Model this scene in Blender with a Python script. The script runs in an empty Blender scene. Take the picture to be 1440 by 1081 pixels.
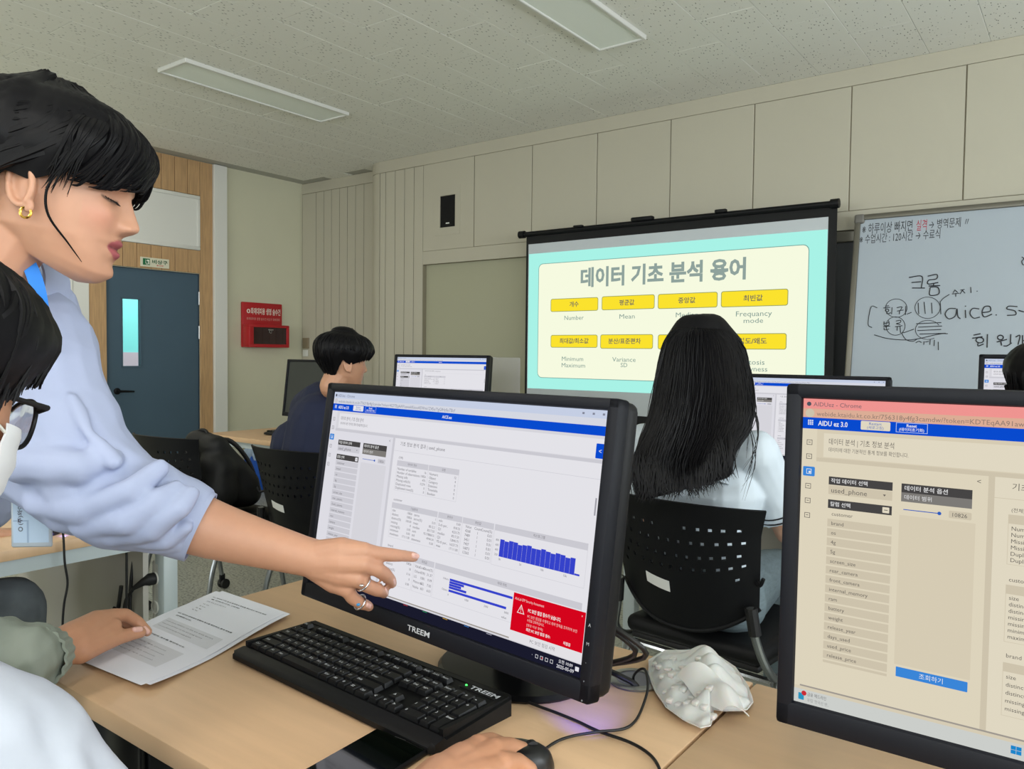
import bpy, bmesh, math, random
import numpy as np
from mathutils import Vector, Matrix, noise

# ------------------------------------------------------------------ camera, world, lights, exposure
SC = bpy.context.scene
COL = SC.collection
CAM_H = 1.24
FPX = 1098.47
YAW, PIT, ROLL = (math.radians(a) for a in (36.69693, 2.18318, 0.64347))


def camera_axes():
    fw = Vector((-math.sin(YAW) * math.cos(PIT), math.cos(YAW) * math.cos(PIT), -math.sin(PIT)))
    rt = Vector((math.cos(YAW), math.sin(YAW), 0))
    up = rt.cross(fw)
    c, s = math.cos(ROLL), math.sin(ROLL)
    return rt * c + up * s, up * c - rt * s, fw


CX, CY, CF = camera_axes()
CO = Vector((0, 0, CAM_H))
cam_data = bpy.data.cameras.new('camera')
cam_data.sensor_width = 36
cam_data.lens = 36 * FPX / 1440
cam_data.clip_start = 0.02
cam = bpy.data.objects.new('camera', cam_data)
cam.matrix_world = Matrix(((CX.x, CY.x, -CF.x, CO.x), (CX.y, CY.y, -CF.y, CO.y), (CX.z, CY.z, -CF.z, CO.z), (0, 0, 0, 1)))
COL.objects.link(cam)
SC.camera = cam

world = bpy.data.worlds.new('world')
SC.world = world
world.use_nodes = True
world.node_tree.nodes['Background'].inputs['Color'].default_value = (0.80, 0.90, 1.0, 1)
world.node_tree.nodes['Background'].inputs['Strength'].default_value = 1.0

SC.view_settings.view_transform = 'Standard'
SC.view_settings.look = 'None'
SC.view_settings.gamma = 1
SC.view_settings.use_curve_mapping = False
SC.view_settings.exposure = 0.0
SC.cycles.max_bounces = 8
SC.cycles.diffuse_bounces = 4
SC.cycles.glossy_bounces = 3
SC.cycles.transmission_bounces = 6
SC.cycles.transparent_max_bounces = 12
SC.cycles.sample_clamp_indirect = 6.0
SC.cycles.caustics_reflective = False
SC.cycles.caustics_refractive = False


def area_light(name, loc, rot, sx, sy, power, color):
    d = bpy.data.lights.new(name, 'AREA')
    d.shape = 'RECTANGLE'
    d.size, d.size_y, d.energy, d.color = sx, sy, power, color
    o = bpy.data.objects.new(name, d)
    o.location = loc
    o.rotation_euler = rot
    COL.objects.link(o)
    return o


# room extents
X0, X1, Y0, Y1, ZC = -6.15, 3.3, -4.2, 4.85, 2.845
YF = 4.64            # face of the thick front wall
# daylight entering by the windows of the right hand wall and of the back wall
for wy in (-2.9, -0.9, 1.1, 3.1):
    area_light('window_daylight', (X1 - 0.05, wy, 1.65), (0, math.radians(118), 0), 1.4, 1.5, 66, (0.90, 0.96, 1.0))
for wx in (-4.6, -2.2, 0.4):
    area_light('window_daylight', (wx, Y0 + 0.05, 1.7), (math.radians(116), 0, 0), 1.6, 1.4, 48, (0.90, 0.96, 1.0))

# ------------------------------------------------------------------ pixel measuring (distances are metric)


def ray(px, py):
    return CF + CX * ((px - 720) / FPX) - CY * ((py - 540.5) / FPX)


def at(px, py, d):
    return CO + ray(px, py) * d


def on_z(px, py, z):
    r = ray(px, py)
    return CO + r * ((z - CAM_H) / r.z)


def on_y(px, py, y):
    r = ray(px, py)
    return CO + r * (y / r.y)


def on_x(px, py, x):
    r = ray(px, py)
    return CO + r * (x / r.x)


def on_plane(px, py, p, n):
    r = ray(px, py)
    return CO + r * ((p - CO).dot(n) / r.dot(n))


# ------------------------------------------------------------------ colours and materials
def lin(h):
    if not isinstance(h, str):
        return h
    v = [int(h[i:i + 2], 16) / 255 for i in (0, 2, 4)]
    return tuple(c / 12.92 if c <= 0.04045 else ((c + 0.055) / 1.055) ** 2.4 for c in v)


MATS = {}


def material(name, col, rough=0.5, metal=0.0, spec=0.5, noise_scale=None, noise_amt=0.1, bump=None, stretch=(1, 1, 1),
             attr=None, sheen=0, trans=0, sss=0, coat=0, alpha=1.0):
    if name in MATS:
        return MATS[name]
    m = bpy.data.materials.new(name)
    m.use_nodes = True
    nt = m.node_tree
    b = nt.nodes['Principled BSDF']
    c = lin(col)
    b.inputs['Base Color'].default_value = (*c, 1)
    b.inputs['Roughness'].default_value = rough
    b.inputs['Metallic'].default_value = metal
    b.inputs['Specular IOR Level'].default_value = spec
    b.inputs['Coat Weight'].default_value = coat
    b.inputs['Alpha'].default_value = alpha
    if sheen:
        b.inputs['Sheen Weight'].default_value = sheen
    if trans:
        b.inputs['Transmission Weight'].default_value = trans
    if sss:
        b.inputs['Subsurface Weight'].default_value = sss
        b.inputs['Subsurface Radius'].default_value = (0.012, 0.005, 0.003)
        b.inputs['Subsurface Scale'].default_value = 0.6
    src = None
    if attr:
        a = nt.nodes.new('ShaderNodeAttribute')
        a.attribute_name = attr
        src = a.outputs['Color']
        nt.links.new(src, b.inputs['Base Color'])
    if noise_scale or bump:
        tc = nt.nodes.new('ShaderNodeTexCoord')
        mp = nt.nodes.new('ShaderNodeMapping')
        mp.inputs['Scale'].default_value = stretch
        nt.links.new(tc.outputs['Object'], mp.inputs['Vector'])
    if noise_scale:
        n = nt.nodes.new('ShaderNodeTexNoise')
        n.inputs['Scale'].default_value = noise_scale
        n.inputs['Detail'].default_value = 5
        nt.links.new(mp.outputs[0], n.inputs['Vector'])
        r = nt.nodes.new('ShaderNodeMapRange')
        r.inputs['From Min'].default_value = 0.3
        r.inputs['From Max'].default_value = 0.7
        r.inputs['To Min'].default_value = 1 - noise_amt
        r.inputs['To Max'].default_value = 1 + noise_amt
        nt.links.new(n.outputs['Fac'], r.inputs['Value'])
        mx = nt.nodes.new('ShaderNodeVectorMath')
        mx.operation = 'SCALE'
        if src:
            nt.links.new(src, mx.inputs[0])
        else:
            mx.inputs[0].default_value = c
        nt.links.new(r.outputs[0], mx.inputs['Scale'])
        nt.links.new(mx.outputs[0], b.inputs['Base Color'])
    if bump:
        n2 = nt.nodes.new('ShaderNodeTexNoise')
        n2.inputs['Scale'].default_value = bump[0]
        n2.inputs['Detail'].default_value = 4
        nt.links.new(mp.outputs[0], n2.inputs['Vector'])
        bp = nt.nodes.new('ShaderNodeBump')
        bp.inputs['Strength'].default_value = bump[1]
        bp.inputs['Distance'].default_value = bump[2] if len(bump) > 2 else 0.002
        nt.links.new(n2.outputs['Fac'], bp.inputs['Height'])
        nt.links.new(bp.outputs[0], b.inputs['Normal'])
    MATS[name] = m
    return m


def emitter(name, col=(1, 1, 1), strength=1.0, attr=None):
    if name in MATS:
        return MATS[name]
    m = bpy.data.materials.new(name)
    m.use_nodes = True
    nt = m.node_tree
    nt.nodes.remove(nt.nodes['Principled BSDF'])
    e = nt.nodes.new('ShaderNodeEmission')
    e.inputs['Color'].default_value = (*lin(col), 1)
    e.inputs['Strength'].default_value = strength
    if attr:
        a = nt.nodes.new('ShaderNodeAttribute')
        a.attribute_name = attr
        nt.links.new(a.outputs['Color'], e.inputs['Color'])
    nt.links.new(e.outputs[0], nt.nodes['Material Output'].inputs['Surface'])
    MATS[name] = m
    return m


# ------------------------------------------------------------------ mesh builder
class MB:
    def __init__(s):
        s.v, s.f, s.m, s.c = [], [], [], []

    def add(s, vs, fs, mi=0, col=None, M=None):
        o = len(s.v)
        if M is not None:
            vs = [M @ Vector(p) for p in vs]
        s.v.extend(tuple(p) for p in vs)
        for f in fs:
            s.f.append(tuple(i + o for i in f))
            s.m.append(mi)
            s.c.append(col)
        return s

    def box(s, lo, hi, mi=0, M=None):
        x0, y0, z0 = lo
        x1, y1, z1 = hi
        vs = [(x0, y0, z0), (x1, y0, z0), (x1, y1, z0), (x0, y1, z0), (x0, y0, z1), (x1, y0, z1), (x1, y1, z1), (x0, y1, z1)]
        return s.add(vs, [(3, 2, 1, 0), (4, 5, 6, 7), (0, 1, 5, 4), (1, 2, 6, 5), (2, 3, 7, 6), (3, 0, 4, 7)], mi, M=M)

    def rbox(s, lo, hi, r=0.005, seg=2, mi=0, M=None):
        bm = bmesh.new()
        bmesh.ops.create_cube(bm, size=1)
        sz = [b - a for a, b in zip(lo, hi)]
        for v in bm.verts:
            v.co = Vector([(a + b) / 2 + c * d for a, b, c, d in zip(lo, hi, v.co, sz)])
        r = min(r, min(sz) * 0.49)
        bmesh.ops.bevel(bm, geom=bm.edges[:], offset=r, segments=seg, affect='EDGES', profile=0.5)
        return s.bm(bm, mi, M)

    def bm(s, bm, mi=0, M=None):
        bm.verts.index_update()
        vs = [v.co.copy() for v in bm.verts]
        fs = [tuple(v.index for v in f.verts) for f in bm.faces]
        bm.free()
        return s.add(vs, fs, mi, M=M)

    def tube(s, path, r, n=8, closed=False, mi=0, M=None, flat=1.0):
        P = [Vector(p) for p in path]
        k = len(P)
        R = r if hasattr(r, '__len__') else [r] * k
        vs, fs = [], []
        t0 = (P[1] - P[0]).normalized()
        ref = Vector((0, 0, 1)) if abs(t0.z) < 0.9 else Vector((1, 0, 0))
        u = t0.cross(ref).normalized()
        for i, p in enumerate(P):
            a = P[i - 1] if (i > 0 or closed) else P[i]
            b = P[(i + 1) % k] if (i < k - 1 or closed) else P[i]
            t = (b - a)
            if t.length < 1e-9:
                t = t0.copy()
            t.normalize()
            u = (u - t * u.dot(t))
            if u.length < 1e-6:
                u = t.orthogonal()
            u.normalize()
            w = t.cross(u)
            for j in range(n):
                q = 2 * math.pi * j / n
                vs.append(p + (u * math.cos(q) * flat + w * math.sin(q)) * R[i])
        for i in range(k if closed else k - 1):
            for j in range(n):
                a, b = i * n + j, i * n + (j + 1) % n
                c, d = ((i + 1) % k) * n + (j + 1) % n, ((i + 1) % k) * n + j
                fs.append((a, b, c, d))
        if not closed:
            fs.append(tuple(reversed(range(n))))
            fs.append(tuple((k - 1) * n + j for j in range(n)))
        return s.add(vs, fs, mi, M=M)

    def lathe(s, prof, n=24, mi=0, M=None, cap=True):
        vs, fs = [], []
        for r, z in prof:
            for j in range(n):
                q = 2 * math.pi * j / n
                vs.append((r * math.cos(q), r * math.sin(q), z))
        for i in range(len(prof) - 1):
            for j in range(n):
                fs.append((i * n + j, i * n + (j + 1) % n, (i + 1) * n + (j + 1) % n, (i + 1) * n + j))
        if cap:
            fs.append(tuple(reversed(range(n))))
            fs.append(tuple((len(prof) - 1) * n + j for j in range(n)))
        return s.add(vs, fs, mi, M=M)

    def ball(s, c, r, n=14, mi=0, M=None):
        rr = r if hasattr(r, '__len__') else (r, r, r)
        h = max(6, n // 2 + 1)
        vs, fs = [], []
        T = Matrix.Translation(Vector(c)) if M is None else Matrix.Translation(Vector(c)) @ M
        vs.append((0, 0, -rr[2]))
        for i in range(1, h):
            a = -math.pi / 2 + math.pi * i / h
            for j in range(n):
                q = 2 * math.pi * j / n
                vs.append((rr[0] * math.cos(a) * math.cos(q), rr[1] * math.cos(a) * math.sin(q), rr[2] * math.sin(a)))
        vs.append((0, 0, rr[2]))
        for j in range(n):
            fs.append((0, 1 + (j + 1) % n, 1 + j))
        for i in range(h - 2):
            for j in range(n):
                a = 1 + i * n + j
                b = 1 + i * n + (j + 1) % n
                fs.append((a, b, b + n, a + n))
        L = len(vs) - 1
        for j in range(n):
            fs.append((L, 1 + (h - 2) * n + j, 1 + (h - 2) * n + (j + 1) % n))
        return s.add(vs, fs, mi, M=T)

    def chain(s, pts, n=14):
        """round-ended limb: pts = [(Vector, radius), ...]"""
        P = [(Vector(p), r) for p, r in pts]
        for p, r in P:
            s.ball(p, r, n)
        for (a, ra), (b, rb) in zip(P, P[1:]):
            if (b - a).length > 1e-5:
                s.tube([a, b], [ra, rb], n)
        return s

    def prism(s, poly, z0, z1, mi=0, M=None):
        k = len(poly)
        vs = [(x, y, z0) for x, y in poly] + [(x, y, z1) for x, y in poly]
        fs = [tuple(reversed(range(k))), tuple(range(k, 2 * k))]
        fs += [(i, (i + 1) % k, k + (i + 1) % k, k + i) for i in range(k)]
        return s.add(vs, fs, mi, M=M)

    def sheet(s, fn, nu, nv, thick=0.002, skip=None, mi=0, M=None, wrap=False):
        """solid sheet: fn(u,v) -> point, u,v in 0..1; thick along the normal; skip(i,j) leaves a hole"""
        g = [[Vector(fn(i / nu, j / nv)) for j in range(nv + 1)] for i in range(nu + (0 if wrap else 1))]
        NU = len(g)

        def nrm(i, j):
            a = g[(i + 1) % NU if wrap else min(i + 1, NU - 1)][j] - g[i - 1 if (wrap or i > 0) else 0][j]
            b = g[i][min(j + 1, nv)] - g[i][max(j - 1, 0)]
            c = a.cross(b)
            return c.normalized() if c.length > 1e-12 else Vector((0, 0, 1))
        vs = [g[i][j] for i in range(NU) for j in range(nv + 1)]
        bk = [g[i][j] - nrm(i, j) * thick for i in range(NU) for j in range(nv + 1)]
        N = len(vs)
        W = nv + 1
        fs = []
        edge = {}
        for i in range(NU if wrap else NU - 1):
            for j in range(nv):
                if skip and skip(i, j):
                    continue
                i2 = (i + 1) % NU
                a, b, c, d = i * W + j, i2 * W + j, i2 * W + j + 1, i * W + j + 1
                fs.append((a, b, c, d))
                fs.append((N + d, N + c, N + b, N + a))
                for e in ((a, b), (b, c), (c, d), (d, a)):
                    if (e[1], e[0]) in edge:
                        del edge[(e[1], e[0])]
                    else:
                        edge[e] = 1
        for a, b in edge:
            fs.append((b, a, N + a, N + b))
        return s.add(vs + bk, fs, mi, M=M)

    def mesh(s, name, smooth=0.6):
        me = bpy.data.meshes.new(name)
        me.from_pydata(s.v, [], s.f)
        if any(s.m):
            me.polygons.foreach_set('material_index', s.m)
        if any(c is not None for c in s.c):
            a = me.color_attributes.new('Col', 'FLOAT_COLOR', 'CORNER')
            buf = []
            for f, c in zip(s.f, s.c):
                buf.extend((*(c or (1, 1, 1)), 1.0) * len(f))
            a.data.foreach_set('color', buf)
        me.update()
        if smooth:
            me.shade_smooth()
            me.set_sharp_from_angle(angle=smooth)
        return me


def link(o, parent=None):
    COL.objects.link(o)
    if parent is not None:
        o.parent = parent
    return o


def ob(name, mb, mats, parent=None, smooth=0.6):
    me = mb.mesh(name, smooth) if isinstance(mb, MB) else mb
    o = bpy.data.objects.new(name, me)
    for m in (mats if isinstance(mats, (list, tuple)) else [mats]):
        if m:
            me.materials.append(m)
    return link(o, parent)


def tag(o, label=None, cat=None, group=None, kind=None):
    for k, v in (('label', label), ('category', cat), ('group', group), ('kind', kind)):
        if v:
            o[k] = v
    return o


def thing(name, label, cat, loc=(0, 0, 0), rz=0.0, group=None):
    o = bpy.data.objects.new(name, None)
    o.location = loc
    o.rotation_euler = (0, 0, rz)
    o.empty_display_size = 0.1
    link(o)
    return tag(o, label, cat, group)


def copy_tree(o, parent=None):
    c = o.copy()
    COL.objects.link(c)
    c.parent = parent
    for ch in list(o.children):
        copy_tree(ch, c)
    return c


def struct(name, mb, mats, parent=None, smooth=0.6):
    o = ob(name, mb, mats, parent, smooth)
    if parent is None:
        o['kind'] = 'structure'
    return o


def frame_m(o, x, y, z):
    """matrix whose columns are x, y, z axes at o"""
    x, y, z, o = (Vector(a) for a in (x, y, z, o))
    return Matrix(((x.x, y.x, z.x, o.x), (x.y, y.y, z.y, o.y), (x.z, y.z, z.z, o.z), (0, 0, 0, 1)))


def remesh(mb, voxel, smooth=4, factor=0.5, warp=None):
    """fuse overlapping closed pieces into one continuous skin"""
    me = bpy.data.meshes.new('raw')
    me.from_pydata(mb.v, [], mb.f)
    me.update()
    o = bpy.data.objects.new('raw', me)
    COL.objects.link(o)
    r = o.modifiers.new('r', 'REMESH')
    r.mode = 'VOXEL'
    r.voxel_size = voxel
    r.use_smooth_shade = True
    if smooth:
        sm = o.modifiers.new('s', 'SMOOTH')
        sm.factor = factor
        sm.iterations = smooth
    dg = bpy.context.evaluated_depsgraph_get()
    out = bpy.data.meshes.new_from_object(o.evaluated_get(dg))
    bpy.data.objects.remove(o)
    bpy.data.meshes.remove(me)
    if warp:
        n = len(out.vertices)
        co = np.empty(n * 3)
        out.vertices.foreach_get('co', co)
        nn = np.empty(n * 3)
        out.vertices.foreach_get('normal', nn)
        co = warp(co.reshape(-1, 3), nn.reshape(-1, 3))
        out.vertices.foreach_set('co', np.ascontiguousarray(co).ravel())
        out.update()
    out.shade_smooth()
    return out


def verts_np(me):
    co = np.empty(len(me.vertices) * 3)
    me.vertices.foreach_get('co', co)
    return co.reshape(-1, 3)


def smoothstep(a, b, x):
    t = np.clip((x - a) / (b - a), 0, 1)
    return t * t * (3 - 2 * t)


def wave_noise(co, scale, seed=0.0):
    """cheap smooth numpy noise, about -1..1"""
    rs = np.random.RandomState(int(seed * 10) + 7)
    out = np.zeros(len(co))
    for k in range(7):
        d = rs.normal(size=3)
        d /= np.linalg.norm(d)
        fr = scale * (0.6 + 0.9 * rs.rand())
        out += np.sin(co @ d * fr + rs.rand() * 6.28 + 1.3 * np.sin(co @ rs.normal(size=3) * scale * 0.5))
    return out / 3.5


def catmull(pts, per=6):
    P = [Vector(p) for p in pts]
    P = [P[0] * 2 - P[1]] + P + [P[-1] * 2 - P[-2]]
    out = []
    for i in range(1, len(P) - 2):
        a, b, c, d = P[i - 1:i + 3]
        for k in range(per):
            t = k / per
            out.append(0.5 * ((2 * b) + (c - a) * t + (2 * a - 5 * b + 4 * c - d) * t * t + (3 * b - a - 3 * c + d) * t ** 3))
    out.append(P[-2].copy())
    return out


# ------------------------------------------------------------------ flat print (screens, signs, paper)
_TXT = {}
_PEN = {}


def glyphs(s, bold=0.0):
    key = (s, bold)
    if key not in _TXT:
        if 'o' not in _PEN:
            c = bpy.data.curves.new('t', 'FONT')
            c.size = 1
            c.resolution_u = 2
            _PEN['o'] = bpy.data.objects.new('t', c)
        o = _PEN['o']
        o.data.body = s
        o.data.offset = bold
        me = o.to_mesh()
        v = verts_np(me)[:, :2].copy() if len(me.vertices) else np.zeros((0, 2))
        f = [tuple(p.vertices) for p in me.polygons]
        o.to_mesh_clear()
        _TXT[key] = (v, f)
    return _TXT[key]


class Print:
    """flat picture in x right / y down units, mapped on a plane facing -Y"""

    def __init__(s, w, h, tint=(1, 1, 1), step=0.00006, base=0.0003):
        s.w, s.h, s.mb, s.tint, s.step, s.base = w, h, MB(), tint, step, base

    def _p(s, x, y, L):
        return (x * s.w, -(s.base + L * s.step), (1 - y) * s.h)

    def _c(s, c):
        return tuple(a * b for a, b in zip(lin(c), s.tint))

    def poly(s, pts, col, L=1):
        pp = [s._p(x, y, L) for x, y in pts]
        a = sum(pp[i][0] * pp[(i + 1) % len(pp)][2] - pp[(i + 1) % len(pp)][0] * pp[i][2] for i in range(len(pp)))
        idx = tuple(range(len(pp)))
        s.mb.add(pp, [idx if a > 0 else idx[::-1]], col=s._c(col))

    def rect(s, x0, y0, x1, y1, col, L=1):
        s.poly([(x0, y0), (x1, y0), (x1, y1), (x0, y1)], col, L)

    def rrect(s, x0, y0, x1, y1, r, col, L=1):
        ry = r * s.w / s.h
        pts = []
        for cx, cy, a0 in ((x1 - r, y1 - ry, 0), (x0 + r, y1 - ry, 90), (x0 + r, y0 + ry, 180), (x1 - r, y0 + ry, 270)):
            for k in range(5):
                a = math.radians(a0 + k * 22.5)
                pts.append((cx + r * math.cos(a), cy + ry * math.sin(a)))
        s.poly(pts, col, L)

    def frame(s, x0, y0, x1, y1, t, col, L=1):
        ty = t * s.w / s.h
        for a in ((x0, y0, x1, y0 + ty), (x0, y1 - ty, x1, y1), (x0, y0, x0 + t, y1), (x1 - t, y0, x1, y1)):
            s.rect(*a, col, L)

    def disc(s, x, y, r, col, L=1, n=14):
        ry = r * s.w / s.h
        s.poly([(x + r * math.cos(6.2832 * k / n), y + ry * math.sin(6.2832 * k / n)) for k in range(n)], col, L)

    def text(s, t, x0, y0, y1, col, L=2, x1=None, bold=0.0, align='l'):
        """y0..y1: the height of the letters; x1: stretch to this width"""
        v, f = glyphs(t, bold)
        if not len(v):
            return
        lo, hi = v.min(0), v.max(0)
        hang = any(ord(ch) > 0x1100 for ch in t)
        base = -0.10 if hang else 0.0
        sy = (y1 - y0) / (0.88 if hang else 0.72)
        sx = sy * s.h / s.w
        if x1 is not None:
            sx = (x1 - x0) / ((hi[0] - lo[0]) or 1)
        wid = (hi[0] - lo[0]) * sx
        ox = x0 if (align == 'l' or x1 is not None) else (x0 - wid / 2 if align == 'c' else x0 - wid)
        pp = [s._p(ox + (a - lo[0]) * sx, y1 - (b - base) * sy, L) for a, b in v]
        s.mb.add(pp, f, col=s._c(col))

    def build(s, name, mat, parent=None):
        return ob(name, s.mb, mat, parent, smooth=0)


def rnd(a, b):
    return random.uniform(a, b)


random.seed(4)
# ------------------------------------------------------------------ the room
m_wall = material('cream_wall_paint', 'c4bfa7', 0.75, noise_scale=3, noise_amt=0.02)
m_panel = material('cream_panel_laminate', 'bab5a4', 0.55, noise_scale=2, noise_amt=0.015)
m_groove = material('panel_gap', '8d8672', 0.8)
m_lwall = material('pale_green_cream_paint', 'cdcbb3', 0.8, noise_scale=2.5, noise_amt=0.02)
m_white = material('white_paint', 'dcdcd6', 0.6)
m_wood = material('oak_veneer', 'b8946a', 0.5, noise_scale=6, noise_amt=0.16, stretch=(1, 14, 1.0))
m_brown = material('brown_skirting', '5b5048', 0.6)
m_recess = material('recess_board', 'aaa991', 0.5)
m_black = material('black_plastic', '0a0b0e', 0.5, spec=0.25)
m_dark = material('dark_void', '020202', 0.9)
m_alu = material('dull_aluminium_frame', '77746a', 0.4, metal=0.6)
m_chrome = material('chrome', 'c8c8c8', 0.18, metal=1.0)
m_steel = material('brushed_steel', 'a8a8a6', 0.35, metal=0.9)


def tile_material():
    m = material('perforated_ceiling_tile', 'cfd0ca', 0.9)
    nt = m.node_tree
    b = nt.nodes['Principled BSDF']
    tc = nt.nodes.new('ShaderNodeTexCoord')
    mp = nt.nodes.new('ShaderNodeMapping')
    mp.inputs['Scale'].default_value = (74, 28, 1)
    mp.inputs['Rotation'].default_value = (0, 0, 0.5)
    v = nt.nodes.new('ShaderNodeTexVoronoi')
    v.inputs['Scale'].default_value = 1.0
    v.inputs['Randomness'].default_value = 0.85
    r = nt.nodes.new('ShaderNodeMapRange')
    r.inputs['From Min'].default_value = 0.14
    r.inputs['From Max'].default_value = 0.22
    mx = nt.nodes.new('ShaderNodeMix')
    mx.data_type = 'RGBA'
    mx.inputs['A'].default_value = (*lin('70716b'), 1)
    mx.inputs['B'].default_value = (*lin('e9e9e2'), 1)
    nt.links.new(tc.outputs['Object'], mp.inputs['Vector'])
    nt.links.new(mp.outputs[0], v.inputs['Vector'])
    nt.links.new(v.outputs['Distance'], r.inputs['Value'])
    nt.links.new(r.outputs[0], mx.inputs['Factor'])
    nt.links.new(mx.outputs['Result'], b.inputs['Base Color'])
    return m


def floor_material():
    m = material('speckled_vinyl_tile', 'a6a79c', 0.35)
    nt = m.node_tree
    b = nt.nodes['Principled BSDF']
    tc = nt.nodes.new('ShaderNodeTexCoord')
    n = nt.nodes.new('ShaderNodeTexNoise')
    n.inputs['Scale'].default_value = 75
    n.inputs['Detail'].default_value = 3
    r = nt.nodes.new('ShaderNodeValToRGB')
    r.color_ramp.elements[0].position = 0.36
    r.color_ramp.elements[0].color = (*lin('6f7069'), 1)
    r.color_ramp.elements[1].position = 0.52
    r.color_ramp.elements[1].color = (*lin('aeb0a4'), 1)
    nt.links.new(tc.outputs['Object'], n.inputs['Vector'])
    nt.links.new(n.outputs['Fac'], r.inputs['Fac'])
    nt.links.new(r.outputs[0], b.inputs['Base Color'])
    return m


m_tile = tile_material()
m_floor = floor_material()


def shown(p, margin=60):
    d = Vector(p) - CO
    z = d.dot(CF)
    if z < 0.05:
        return False
    px, py = 720 + FPX * d.dot(CX) / z, 540.5 - FPX * d.dot(CY) / z
    return -margin < px < 1440 + margin and -margin < py < 1081 + margin


# floor: a slab, and vinyl tiles where the photograph shows them
floor = struct('floor', MB().box((X0 - 0.4, Y0 - 0.4, -0.1), (X1 + 0.4, Y1 + 0.4, -0.004)), m_floor)
ft = None
ts = 0.45
for i in range(-14, 3):
    for j in range(0, 11):
        c = (i * ts - 0.1, j * ts + 0.05, 0)
        if c[0] - ts / 2 < X0 or c[1] + ts / 2 > YF or not shown(c, 90):
            continue
        if ft is None:
            g = ts / 2 - 0.0012
            ft = ob('floor_tile', MB().rbox((-g, -g, -0.004), (g, g, 0.0), 0.0008, 1), m_floor, floor)
            o = ft
        else:
            o = ft.copy()
            COL.objects.link(o)
        o.location = c

# ceiling: a slab, tiles in view hung just below it, two dead light panels, a lit downlight
ceiling = struct('ceiling', MB().box((X0 - 0.3, Y0 - 0.3, ZC + 0.006), (X1 + 0.3, Y1 + 0.3, ZC + 0.15)), material('ceiling_slab', 'b4b4ad', 0.9))
LIGHTS = [(-4.335, 2.400, -4.045, 3.575), (-2.127, 2.405, -1.851, 3.580)]
tw, tl = 0.276, 0.585
ct = None
for i in range(-7, 26):
    x = -4.335 + i * tw
    for j in range(-3, 9):
        y = 2.40 + j * tl + (tl / 2 if i % 2 else 0)
        cxx, cyy = x + tw / 2, y + tl / 2
        if x < X0 or y > YF - 0.02 or not shown((cxx, cyy, ZC), 200):
            continue
        if any(a - 0.02 < cxx < c + 0.02 and b - 0.27 < cyy < d + 0.27 for a, b, c, d in LIGHTS):
            continue
        if y + tl > YF:
            yy = min(y + tl, Y1 if x < -5.1 else YF)
            ob('ceiling_tile', MB().rbox((x + 0.0008, y + 0.0008, ZC), (x + tw - 0.0008, yy - 0.0008, ZC + 0.012), 0.0015, 1), m_tile, ceiling)
            continue
        if ct is None:
            ct = ob('ceiling_tile', MB().rbox((-tw / 2 + 0.0008, -tl / 2 + 0.0008, 0), (tw / 2 - 0.0008, tl / 2 - 0.0008, 0.012), 0.0015, 1), m_tile, ceiling)
            o = ct
        else:
            o = ct.copy()
            COL.objects.link(o)
        o.location = (cxx, cyy, ZC - rnd(0, 0.0012))
# the rest of the tiles, outside the picture, in one piece
rest = MB()
for i in range(-7, 28):
    x = -4.335 + i * tw
    for j in range(-12, 9):
        y = 2.40 + j * tl + (tl / 2 if i % 2 else 0)
        cxx, cyy = x + tw / 2, y + tl / 2
        if x < X0 or x + tw > X1 or y < Y0 or y > YF - 0.02 or shown((cxx, cyy, ZC), 200):
            continue
        if any(a - 0.02 < cxx < c + 0.02 and b - 0.27 < cyy < d + 0.27 for a, b, c, d in LIGHTS):
            continue
        rest.box((x + 0.0008, y + 0.0008, ZC), (x + tw - 0.0008, min(y + tl, YF) - 0.0008, ZC + 0.012))
ob('ceiling_tile_field', rest, m_tile, ceiling, smooth=0)['kind'] = 'stuff'
# plain strips that close the ceiling along the dead lights and the front wall
for a, b, c, d in LIGHTS:
    ob('ceiling_tile', MB().box((a + 0.001, b - 0.29, ZC), (c - 0.001, b - 0.001, ZC + 0.01)), m_tile, ceiling)
    ob('ceiling_tile', MB().box((a + 0.001, d + 0.001, ZC), (c - 0.001, d + 0.29, ZC + 0.01)), m_tile, ceiling)

# front wall ----------------------------------------------------------
fwl = MB()
fwl.box((X0 - 0.2, Y1, 0), (X1 + 0.2, Y1 + 0.2, ZC + 0.01))
G = YF + 0.006
XO = -4.37                                       # left end of the board recess
ZB0, ZB1, ZP = 1.957, 2.062, 2.750               # recess top, cupboard bottom, cupboard top
fwl.box((-4.87, G, 0), (XO, Y1, ZC))             # pier
fwl.box((XO, G, ZB0), (X1, Y1, ZC))              # bulkhead over the recess
fwl.box((XO, G, 0), (X1, Y1, 0.80))              # below the recess
R = 0.205
arc = [(-4.87 - R * math.cos(a), Y1 - R * math.sin(a)) for a in [math.radians(k * 9) for k in range(11)]]
fwl.prism(arc + [(-4.87, Y1)], 0, ZC)
wall_front = struct('wall_front', fwl, m_groove)
# recess back board and dark sliding board
ob('recess_panel', MB().box((XO, YF + 0.045, 0.80), (-2.9, Y1 - 0.001, ZB0)), m_recess, wall_front)
ob('recess_panel', MB().box((-2.897, YF + 0.045, 0.80), (X1, Y1 - 0.001, ZB0)), m_recess, wall_front)
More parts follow.
